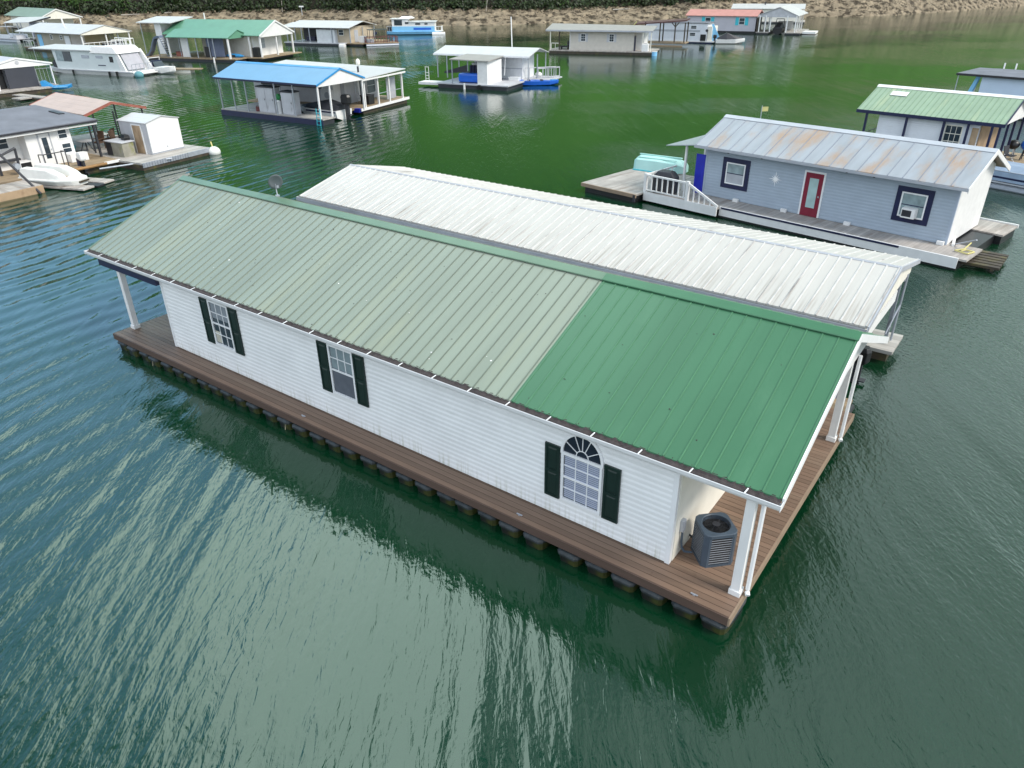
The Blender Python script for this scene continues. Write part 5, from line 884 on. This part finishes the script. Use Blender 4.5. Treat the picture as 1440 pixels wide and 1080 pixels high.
H2 = thing('boathouse', 'long faded green roofed boathouse with a wide white gable at far left', 'boathouse', (-106.68, 187.96, 0), 48)
P(H2, 'roof', mat('faded_teal_roof', (.24, .33, .29), .5, .06, .5), SHEET([(-.3, 2.95), (3.5, 4.62), (8.9, 2.8)], 'y', -.2, 24, .08)); P(H2, 'gable_panel', cream, PR([(.1, 2.6), (8.4, 2.5), (8.4, 2.85), (3.5, 4.5), (.1, 2.95)], 'y', -.05, .05)); P(H2, 'rake_trim', white, SHEET([(-.32, 2.97), (3.5, 4.64), (8.92, 2.82)], 'y', -.26, -.203, .22)); posts(H2, white, [(.2, .1), (4.2, .1), (8.3, .1), (8.3, 6), (8.3, 12)], .4, 2.8, .12); P(H2, 'wall', cream, B(.5, 3, .4, 7.8, 22, 2.8)); P(H2, 'deck', deck_pale, B(0, 0, .25, 8.5, 23, .4)); P(H2, 'float', wood_dark, B(.1, .1, -.3, 8.3, 22.8, .247))
I2 = thing('boat_slip', 'small open slip with a flat white roof and dark rim at far left', 'boat slip', (-99.39, 160.04, 0), -20)
P(I2, 'roof', roof_plain, HX([(1.2, 0, 3.2), (8.0, 0, 3.35), (8.6, 4.5, 4.1), (.2, 4.5, 3.95), (1.2, 0, 3.3), (8.0, 0, 3.45), (8.6, 4.5, 4.2), (.2, 4.5, 4.05)])); P(I2, 'rake_trim', dark, HX([(8.02, 0, 3.2), (8.12, 0, 3.2), (8.72, 4.5, 3.95), (8.62, 4.5, 3.95), (8.02, 0, 3.46), (8.12, 0, 3.46), (8.72, 4.5, 4.21), (8.62, 4.5, 4.21)])); posts(I2, galv, [(1.4, .2), (4.5, .2), (7.8, .2), (7.9, 4.2), (.5, 4.2)], .4, 3.3, .07); P(I2, 'deck', deck_pale, B(.5, 2.0, .28, 9, 5.2, .4)); P(I2, 'float', wood_dark, B(.6, 2.1, -.3, 8.9, 5, .277)); P(I2, 'curtain_panel', mat('lavender_canvas', (.40, .43, .55), .8, .08, 1), B(3.0, 4.0, .5, 7.6, 4.05, 3.2))
q = thing('pontoon_boat', 'pale pontoon boat with grey side panels moored at the far left edge', 'boat', (-97.2, 159.6, 0), -30); P(q, 'pontoon', galv, T((-3.5, -1, .1), (3.3, -1, .1), .35, n=10)); P(q, 'pontoon', galv, T((-3.5, 1, .1), (3.3, 1, .1), .35, n=10)); P(q, 'deck', pale_grey, B(-3.6, -1.3, .45, 3.4, 1.3, .56)); P(q, 'fence_panel', lap_white, B(-3.4, -1.28, .57, 1.2, -1.22, 1.3)); P(q, 'fence_panel', lap_white, B(-3.4, 1.22, .57, 3.0, 1.28, 1.3)); P(q, 'bench', pale_grey, B(-2.8, -1.1, .57, -.5, -.4, 1.0), B(1.6, -.9, .57, 2.8, .9, 1.1)); P(q, 'bimini', pale_grey, B(-1.8, -1.2, 2.6, 1.4, 1.2, 2.68)); [P(q, 'bimini_pole', galv, T((x, y, .57), (x * .9, y, 2.6), .03)) for x in (-1.8, 1.4) for y in (-1.2, 1.2)]

# ------------------------------------------------------------------ jade roofed house with the slide
J_ = thing('floating_house', 'large jade green roofed house with white gable and front porch', 'houseboat', (-54.16, 118.95, 0), -20)
P(J_, 'roof', roof_jade, SHEET([(3.0, 3.35), (7.2, 5.15), (11.5, 3.4)], 'x', 1.6, 18.9, .07)); P(J_, 'porch_roof', roof_jade, SHEET([(-.1, 3.2), (2.3, 4.15), (4.7, 3.3)], 'x', 4.9, 15.9, .07)); P(J_, 'gable_panel', white, PR([(3.2, 3.1), (11.2, 3.1), (11.2, 3.4), (7.2, 5.02), (3.2, 3.36)], 'x', 18.75, 18.85)); P(J_, 'porch_gable', mat('jade_panel', (.12, .30, .20), .6, .06, 1), PR([(.2, 3.05), (4.5, 3.05), (4.5, 3.25), (2.3, 4.05), (.2, 3.2)], 'x', 15.7, 15.78)); P(J_, 'rake_trim', white, SHEET([(2.97, 3.37), (7.2, 5.17), (11.53, 3.42)], 'x', 18.903, 18.98, .22))
P(J_, 'upper_roof', roof_plain, HX([(-3.4, 3.6, 4.72), (3.0, 3.6, 4.72), (2.6, 9.2, 5.3), (-4.4, 9.2, 5.3), (-3.4, 3.6, 4.82), (3.0, 3.6, 4.82), (2.6, 9.2, 5.4), (-4.4, 9.2, 5.4)])); P(J_, 'upper_wall', white, B(-.6, 4.2, .5, .6, 8.5, 4.8)); P(J_, 'upper_post', galv, T((-3.0, 4.0, .5), (-3.0, 4.0, 4.75), .06), label=None)
P(J_, 'wall', cream_siding, B(8.2, 3.6, .5, 17.0, 10.8, 3.3)); P(J_, 'end_wall', white, B(17.001, 3.7, .5, 17.06, 10.7, 3.3)); P(J_, 'tarp', mat('slate_tarp', (.16, .19, .28), .8, .12, 1), B(10.6, 1.6, .6, 13.6, 1.66, 3.0)); P(J_, 'doorway', black, B(10.2, 1.5, .5, 11.2, 1.58, 1.9)); P(J_, 'wall_panel', white, B(6.4, 1.2, .5, 7.7, 1.3, 3.0)); window(J_, EW(17.06), 5.4, 1.5, 1.1, 1.3, g=galv)
posts(J_, white, [(15.6, .15), (5.1, .15), (18.6, 3.4), (18.6, 11.2), (18.6, 7.2), (16.9, 3.2)], .5, 3.2, .1); posts(J_, galv, [(5.9, 1.5), (8.6, .2), (10.0, .2), (12.2, .2), (13.0, .2), (14.8, 1.4)], .5, 3.15, .05)
P(J_, 'deck', deck_tan, B(0, .0, .36, 16.5, 3.6, .5), B(3, 3.6, .36, 16.9, 11, .499), B(16.501, 2.6, .36, 19.2, 12.4, .5)); P(J_, 'float', dark, B(.1, .1, -.3, 16.3, 10.8, .357), B(16.5, 2.9, -.3, 18.2, 11.5, .356)); P(J_, 'chimney_pipe', white, T((6.2, 7.5, 5.0), (6.2, 7.5, 6.0), .09))
q = thing('water_slide', 'grey curved water slide with a ladder at the left end of the jade house', 'slide', sub(J_, 2.6, .9, .5), -20)
P(q, 'chute', slide_m, LOFT([[(x, -.4, z), (x, .4, z), (x, .48, z + .28), (x, .38, z + .28), (x, .32, z + .08), (x, -.32, z + .08), (x, -.38, z + .28), (x, -.48, z + .28)] for x, z in ((-2.4, -.1), (-1.9, .1), (-1.3, .7), (-.8, 1.6), (-.3, 2.3), (.3, 2.5), (.7, 2.5))])); P(q, 'rail', slide_m, T((.7, -.35, 2.6), (1.7, -.35, 0), .05)); P(q, 'rail', slide_m, T((.7, .35, 2.6), (1.7, .35, 0), .05)); [P(q, 'rung', dark, B(.74 + i * .12 - .1, -.34, 2.3 - i * .31, .74 + i * .12 + .1, .34, 2.36 - i * .31)) for i in range(8)]; P(q, 'leg', slide_m, T((-.3, 0, 2.3), (-.2, 0, 0), .05))
q = thing('ski_boat', 'white and navy ski boat with a teal bimini moored left of the jade house', 'boat', (-69.0, 138.5, 0), 168); P(q, 'hull', white, HULL([(-2.9, 1.1, -.2, .15, 1.0), (.4, 1.2, -.2, .15, 1.1), (2.4, .8, .0, .45, 1.2), (3.3, .1, .5, .8, 1.3)])); P(q, 'stripe', navy, HX([(-2.8, 1.13, .55), (1.6, 1.17, .65), (1.6, 1.2, .65), (-2.8, 1.16, .55), (-2.8, 1.13, .85), (1.6, 1.17, .95), (1.6, 1.2, .95), (-2.8, 1.16, .85)])); P(q, 'windscreen', glass, HX([(.4, -1, 1.1), (.4, 1, 1.1), (.5, 1, 1.1), (.5, -1, 1.1), (-.1, -.9, 1.8), (-.1, .9, 1.8), (0, .9, 1.8), (0, -.9, 1.8)])); P(q, 'bimini', tealcloth, PR([(-2.6, 3.0), (-.2, 3.0), (-.5, 3.2), (-2.3, 3.2)], 'y', -1.1, 1.1)); [P(q, 'bimini_pole', galv, T((x, y, 1.05), (x * .8, y, 3.0), .04)) for x in (-2.4, -.4) for y in (-1.05, 1.05)]; P(q, 'seat', pale_grey, B(-2.4, -.9, 1.0, -1.6, .9, 1.5)); P(q, 'outdrive', dark, B(-3.3, -.25, -.2, -2.95, .25, .9))
q = thing('condenser', 'black boxy condenser on the right deck of the jade roofed house', 'air conditioner', sub(J_, 17.7, 3.6, .5), -20); P(q, 'case', black, B(-.5, -.45, 0, .5, .45, 1.25), bevel=.05); P(q, 'top', dark, T((0, 0, 1.25), (0, 0, 1.29), .36, n=14))
q = thing('kayak', 'blue kayak on its side on the porch of the jade roofed house', 'kayak', sub(J_, 14.6, 2.4, .7), -22); P(q, 'hull', mid_blue, LOFT([[(x, b * math.cos(t), b * .8 * math.sin(t)) for t in [2 * math.pi * i / 8 for i in range(8)]] for x, b in ((-1.7, .05), (-1, .3), (0, .38), (1, .3), (1.7, .05))])); P(q, 'cockpit', black, B(-.4, -.42, -.15, .4, -.36, .15))
q = thing('cooler', 'rust coloured cooler chest on the deck near the slide ladder', 'cooler', sub(J_, 5.6, 1.9, .5), -20); P(q, 'body', rust_edge, B(-.7, -.35, 0, .7, .35, .55)); P(q, 'lid', red_rail, B(-.73, -.38, .55, .73, .38, .65))
q = P(None, 'fender', white, T((0, 0, -.3), (0, 0, .7), .14, .1, 10)); q.location = sub(J_, 13.0, -.2); tag(q, 'white fender floating upright off the jade house front deck', 'fender')

# ------------------------------------------------------------------ tan boathouse and the blue houseboat under the bank
K2 = thing('boathouse', 'tan walled boathouse with a shallow white roof below the rock bank', 'boathouse', (-39.73, 144.37, 0), -22)
P(K2, 'roof', roof_plain, SHEET([(-.3, 2.9), (4.6, 3.75), (9, 2.95)], 'x', .2, 13.6, .08)); P(K2, 'roof_extension', roof_plain, HX([(-1.6, 1.5, 2.85), (.19, .5, 2.85), (.19, 5, 3.3), (-1.6, 5, 3.3), (-1.6, 1.5, 2.95), (.19, .5, 2.95), (.19, 5, 3.4), (-1.6, 5, 3.4)]))
P(K2, 'wall', mat('pale_tan_boards', (.47, .40, .30), .75, .1, 1.5, ribs=('Y', .8, .03)), B(10.2, 1.0, .5, 13.0, 8.5, 3.0)); P(K2, 'shed', panel_white, B(6.6, .2, .5, 10.3, 2.2, 2.55)); P(K2, 'shed_end', lap_white, B(10.301, .25, .5, 10.34, 2.15, 2.5)); P(K2, 'back_wall', dark, B(.8, 4.5, .5, 10.1, 4.6, 2.8)); window(K2, FW(1.0), 10.7, 1.7, .9, .8); P(K2, 'door', grey_paint, B(13.001, 2.2, .5, 13.05, 3.4, 2.4))
posts(K2, galv, [(x, .1) for x in (.5, 2.2, 3.6, 5.2, 9.8)] + [(13.3, .4), (13.3, 4.5), (13.3, 8.4)], .5, 2.85, .07); P(K2, 'deck', pale_grey, B(-.2, -.2, .34, 12.4, 8.8, .5)); P(K2, 'deck_end', deck_tan, B(12.401, .5, .34, 15.6, 9.5, .49)); P(K2, 'float', dark, B(0, -.15, -.3, 12.2, 8.6, .337), B(12.5, .8, -.3, 15.4, 9.2, .336))
P(K2, 'cabinet', white, B(14.0, 2.0, .5, 15.0, 3.0, 1.5)); P(K2, 'crate', navy, B(2.4, 3, .5, 4.2, 4, 1.2)); P(K2, 'barrel', white, T((11.5, -.3, .05), (12.5, -.3, .05), .4, n=10))
q = thing('pontoon_boat', 'pontoon boat with red brown rails right of the tan boathouse', 'boat', sub(K2, 17.6, 3.4, 0), 18); P(q, 'pontoon', galv, T((-2.8, -1, .1), (2.8, -1, .1), .32, n=8)); P(q, 'pontoon', galv, T((-2.8, 1, .1), (2.8, 1, .1), .32, n=8)); P(q, 'deck', wood_tan, B(-2.9, -1.3, .42, 2.9, 1.3, .5)); P(q, 'railing', red_rail, RAIL([(-2.8, -1.25), (2.7, -1.25), (2.7, 1.25), (-2.8, 1.25), (-2.8, -1.25)], .5, .9, .5, .035)); P(q, 'seat', grey_paint, B(-2.4, -1, .5, -1.4, 1, 1.0)); P(q, 'bimini', dark, B(-2.2, -1.2, 2.5, 1.0, 1.2, 2.56)); [P(q, 'bimini_pole', dark, T((x, y, .5), (x, y, 2.5), .04)) for x in (-2.1, .9) for y in (-1.2, 1.2)]
M2 = thing('houseboat', 'small sky blue and white houseboat moored under the rock bank', 'houseboat', (-24.97, 166.48, 0), -2)
P(M2, 'hull', sky_blue, MV(HULL([(0, 1.6, -.1, .1, .6), (9.6, 1.6, -.1, .1, .6), (11.0, 1.3, .1, .2, .6)]), 0, 1.7, 0)); P(M2, 'cabin', white, B(1.2, .3, .6, 9.9, 3.1, 2.35), B(1.2, .3, 2.351, 4.4, 3.1, 2.9)); P(M2, 'lower_panel', sky_blue, B(1.19, .27, .6, 9.91, .298, 1.55)); P(M2, 'roof', white_trim, B(4.2, .1, 2.36, 10.2, 3.3, 2.46)); P(M2, 'upper_roof', white_trim, B(.9, .1, 2.91, 4.8, 3.3, 3.0), HX([(2.6, .4, 3.0), (5.6, .4, 3.0), (5.6, 3, 3.0), (2.6, 3, 3.0), (3.2, .8, 3.35), (5.0, .8, 3.35), (5.0, 2.6, 3.35), (3.2, 2.6, 3.35)]))
for a, b, z0, z1, g in ((1.7, 3.3, 1.75, 2.75, glass), (3.9, 4.6, 2.0, 2.35, glass), (6.0, 7.0, 1.85, 2.15, glass), (7.9, 8.5, 1.85, 2.15, glass)): P(M2, 'window', g, B(a, .26, z0, b, .297, z1))
P(M2, 'wave_stripe', bright_blue, B(5.6, .25, .9, 9.2, .268, 1.3)); P(M2, 'railing', white, RAIL([(10.0, .4), (11.2, .4), (11.2, 3.0)], .6, .9, .5, .04)); P(M2, 'deck', white, B(9.92, .3, .6, 11.4, 3.1, .66)); P(M2, 'pontoon', white, T((9.4, .2, .1), (12.0, .2, .1), .4, n=10)); P(M2, 'bow_rail', galv, RAIL([(.1, .3), (1.1, .3)], .6, 1.0, .5, .04)); P(M2, 'deck_gear', dark, B(.2, .8, .6, .9, 2.0, 1.4))
q = thing('jet_ski', 'dark jet ski on the stern platform of the small blue houseboat', 'jet ski', (-28.2, 165.0, 0), 10); P(q, 'hull', navy, HULL([(-1.5, .5, -.1, .1, .5), (.4, .55, -.1, .1, .55), (1.5, .15, .2, .35, .7)])); P(q, 'saddle', black, B(-1.2, -.22, .5, .2, .22, .85), bevel=.05); P(q, 'handlebar', dark, T((.4, -.4, 1.05), (.4, .4, 1.05), .04), T((.6, 0, .6), (.4, 0, 1.05), .08))

# ------------------------------------------------------------------ cream boathouse, brown dock and red-roofed boathouse
O_ = thing('boathouse', 'plain cream boathouse with two small windows and a flat taupe roof', 'boathouse', (9.31, 122.92, 0), -19)
P(O_, 'roof', roof_taupe, HX([(-3.6, -.8, 3.2), (12.6, -.8, 3.2), (12.3, 5.0, 3.55), (-4.2, 5.0, 3.75), (-3.6, -.8, 3.3), (12.6, -.8, 3.3), (12.3, 5.0, 3.65), (-4.2, 5.0, 3.85)])); P(O_, 'fascia', grey_paint, B(-3.6, -.86, 3.08, 12.6, -.803, 3.29)); P(O_, 'wall', cream_siding, B(0, 0, .5, 9.8, 4.6, 3.15)); P(O_, 'end_wall', white, B(9.801, 1.6, .5, 11.0, 4.6, 3.1)); P(O_, 'doorway', black, B(9.803, .2, .5, 9.86, 1.3, 2.5)); P(O_, 'door', navy, B(9.9, -.15, .5, 9.98, .3, 2.4))
for u in (1.75, 6.1):
    window(O_, FW(0), u, 1.75, .62, .95, cols=2, rows=3); P(O_, 'shutter', pale_grey, B(u - .42, -.03, 1.65, u - .1, -.002, 2.8)); P(O_, 'shutter', pale_grey, B(u + .72, -.03, 1.65, u + 1.04, -.002, 2.8))
posts(O_, cream, [(-2.9, -.6), (11.2, -.6), (11.9, -.6), (12.4, -.6)], .5, 3.2, .06); posts(O_, wood_dark, [(-1.6, -.2), (-2.9, 4.6)], .5, 3.2, .07); P(O_, 'deck', deck_grey, B(-3.1, -.9, .36, 12.9, 5, .5)); P(O_, 'float', wood_dark, B(-3, -.8, -.3, 12.6, 4.9, .357)); P(O_, 'railing', cream, RAIL([(-2.9, 0), (-1.6, -.2)], .5, .9, .8, .05)); P(O_, 'corner_trim', white_trim, B(-.03, -.03, .5, .06, .05, 3.15))
q = thing('water_tank', 'white square tank on the deck corner of the cream boathouse', 'tank', sub(O_, 11.6, -.4, .5), -19); P(q, 'body', white, B(-.5, -.4, 0, .5, .5, 1.05), bevel=.08); P(q, 'cap', pale_grey, T((0, 0, 1.05), (0, 0, 1.12), .2, n=12))
q = thing('floating_drum', 'pale blue drum float at the corner of the cream boathouse deck', 'drum', sub(O_, 13.1, -.9, 0), 0); P(q, 'body', sky_blue, T((0, 0, -.2), (0, 0, .55), .38, n=12)); P(q, 'rim', white, T((0, 0, .55), (0, 0, .6), .4, n=12))
q = thing('lounge_chair', 'dark cushioned lounge chair on the left porch of the cream boathouse', 'chair', sub(O_, -.9, .8, .5), -19); P(q, 'seat', dark, B(-.7, -.4, .3, .5, .4, .5)); P(q, 'backrest', dark, B(.4, -.4, .5, .6, .4, 1.2)); P(q, 'leg', wood_dark, B(-.65, -.35, 0, -.57, .35, .3)); P(q, 'leg', wood_dark, B(.4, -.35, 0, .48, .35, .3))
Q_ = thing('covered_dock', 'open timber dock under a dark red brown sloping roof', 'dock', (22.3, 135.3, 0), -24)
P(Q_, 'roof', roof_brown, HX([(-1.6, -.2, 3.1), (7.2, -.2, 3.75), (7.2, 2.6, 3.9), (-1.6, 2.6, 3.3), (-1.6, -.2, 3.28), (7.2, -.2, 3.95), (7.2, 2.6, 4.1), (-1.6, 2.6, 3.5)])); posts(Q_, wood_dark, [(.4, .1), (2.9, .1), (5.4, .1), (7.0, .1), (7.0, 2.4), (2.9, 2.4)], .4, 3.55, .09); P(Q_, 'brace', wood_dark, T((5.4, .1, 2.9), (4.8, .1, 3.5), .08)); P(Q_, 'brace', wood_dark, T((5.4, .1, 2.9), (6.0, .1, 3.6), .08)); P(Q_, 'deck', deck_tan, B(0, -.3, .42, 7.3, .35, .6), B(0, 1.9, .42, 7.3, 2.6, .6), B(6.4, .351, .42, 7.3, 1.899, .59)); P(Q_, 'float', wood_tan, B(.3, -.2, -.1, 6.8, .3, .15)); P(Q_, 'strut', yellow, T((-2.2, -.2, 2.4), (-1.0, -.2, 3.6), .08))
R_ = thing('houseboat', 'white two storey houseboat with a grey band behind the brown roofed dock', 'houseboat', (27.93, 141.32, 0), -28)
P(R_, 'cabin', lap_white, B(-4.5, 0, .4, 6.6, 4.2, 3.1)); P(R_, 'band', grey_paint, B(-4.5, -.03, 1.75, 5.4, -.002, 2.05)); P(R_, 'hull', navy, B(-4.8, -.1, -.2, 7.6, 4.3, .2)); P(R_, 'hull_top', white, B(-4.8, -.12, .2, 8.0, 4.3, .4)); P(R_, 'roof', roof_grey, B(-4.7, -.15, 3.1, 6.9, 4.3, 3.18)); window(R_, FW(0), 3.8, 2.25, .9, .45); window(R_, FW(0), 3.7, 1.15, .9, .45); P(R_, 'porthole', dark, T((6.55, -.02, 2.0), (6.55, .1, 2.0), .22, n=12)); P(R_, 'end_column', cream, B(6.7, .1, .4, 7.4, 3.9, 2.6)); P(R_, 'locker', black, B(5.6, -.25, .42, 6.5, -.13, 1.4)); P(R_, 'stern_screen', sky_blue, HX([(7.5, .5, .4), (9.0, .5, .4), (9.0, .6, .4), (7.5, .6, .4), (7.2, .5, 3.0), (7.5, .5, 3.0), (7.5, .6, 3.0), (7.2, .6, 3.0)]))
q = thing('runabout', 'dark covered runabout moored behind the white two storey houseboat', 'boat', sub(R_, 10.2, 1.2, 0), -10); P(q, 'hull', white, HULL([(-2.2, .9, -.1, .1, .7), (1, .9, -.1, .1, .7), (2.6, .1, .3, .5, .85)])); P(q, 'boat_cover', dark, LOFT([[(x, -b, .7), (x, b, .7), (x, b * .5, h), (x, -b * .5, h)] for x, b, h in ((-2, .8, .9), (-.5, .9, 1.7), (1.2, .7, 1.1), (2.2, .2, .9))])); outboard(q, -2.4, 0, .4, black, 1, 180)
S2 = thing('boathouse', 'grey lilac boathouse with a faded salmon red roof and turquoise shutters', 'boathouse', (41.6, 163.3, 0), -27)
P(S2, 'roof', roof_pink, SHEET([(-.3, 3.1), (3.4, 4.1), (7, 3.1)], 'x', -6.4, 7.9, .08)); P(S2, 'wall', mat('lilac_grey_siding', (.50, .49, .54), .65, .05, .8), B(-6, .1, .4, 7.6, 6.6, 3.1)); P(S2, 'float', black, B(-6, .0, -.3, 7.8, 6.6, .398))
for u in (-2.3, 4.4):
    window(S2, FW(.1), u, 1.6, 1.0, 1.1, rows=2); P(S2, 'shutter', turq, B(u - .75, .05, 1.45, u - .1, .098, 2.85)); P(S2, 'shutter', turq, B(u + 1.1, .05, 1.45, u + 1.75, .098, 2.85))
SL = thing('boat_slip', 'open grey gabled boat slip on white posts beside the salmon roofed boathouse', 'boat slip', (41.6, 163.3, 0), -27)
P(SL, 'roof', roof_plain, SHEET([(8.1, 3.4), (11.9, 4.8), (15.6, 3.3)], 'y', -1, 12, .1)); P(SL, 'gable_panel', pale_grey, PR([(8.4, 3.0), (15.3, 3.0), (15.3, 3.3), (11.9, 4.62), (8.4, 3.4)], 'y', -.8, -.7)); posts(SL, white, [(8.5, -.8), (9.6, -.8), (10.5, -.5), (13.6, -.8), (15.2, -.8), (8.5, 5), (15.2, 2), (15.2, 5), (15.2, 8), (8.5, 10)], .4, 3.3, .1); P(SL, 'deck', deck_pale, B(8.0, -1.2, .25, 10.4, 11, .4), B(13.4, -1.2, .25, 16.4, 11, .4), B(10.401, 8, .25, 13.399, 11, .39)); P(SL, 'float', dark, B(8.1, -1.1, -.3, 10.3, 10.8, .248), B(13.5, -1.1, -.3, 16.2, 10.8, .247)); P(SL, 'back_wall', white, B(10.5, 9, .4, 13.4, 9.1, 1.9)); P(SL, 'floating_ramp', white, B(16.4, 1, .1, 18.8, 5.5, .45)); P(SL, 'side_panel', wood_dark, B(7.95, -.6, .4, 8.2, 3, 2.9))
q = thing('ski_boat', 'black ski boat parked in the open grey gabled slip', 'boat', sub(SL, 11.9, 2.5, .1), yawof(SL, 90)); P(q, 'hull', black, HULL([(-2.6, .9, -.2, .1, .9), (.5, 1, -.2, .1, .95), (2.6, .1, .3, .6, 1.05)])); P(q, 'boat_cover', dark, LOFT([[(x, -b, .92), (x, b, .92), (x, b * .5, h), (x, -b * .5, h)] for x, b, h in ((-2.4, .8, 1.1), (0, .9, 1.9), (2.2, .25, 1.1))])); P(q, 'tower', dark, T((-.5, -.9, .95), (-.3, -.7, 2.5), .06), T((-.5, .9, .95), (-.3, .7, 2.5), .06), T((-.3, -.7, 2.5), (-.3, .7, 2.5), .06))
T2 = thing('boathouse', 'boathouse with a clean white roof half hidden behind the salmon roof', 'boathouse', (52.94, 195.81, 0), -20)
P(T2, 'roof', roof_plain, SHEET([(0, 3.1), (4, 4.0), (8, 3.1)], 'x', 0, 16.6, .08)); P(T2, 'wall', cream, B(.5, .5, .4, 15.8, 7.6, 3.05)); P(T2, 'deck', deck_pale, B(0, 0, .25, 17, 8, .4)); P(T2, 'float', dark, B(.1, .1, -.3, 16.8, 7.8, .247)); P(T2, 'vent_pipe', dark, T((7.5, 3, 3.8), (7.5, 3, 4.5), .12)); posts(T2, white, [(16.4, .2), (16.4, 4), (16.4, 7.8)], .4, 3.1, .1)
q = thing('sign_pole', 'pale pole with a small cross plate standing on the bank above the tan boathouse', 'pole', (-53.4, smooth_shore(-53.4) + 4.5, tree_z(-53.4) * .5), 0); P(q, 'pole', galv, T((0, 0, -.3), (0, 0, 2.2), .09)); P(q, 'plate', white, B(-.6, -.05, 2.2, .6, .05, 2.5))
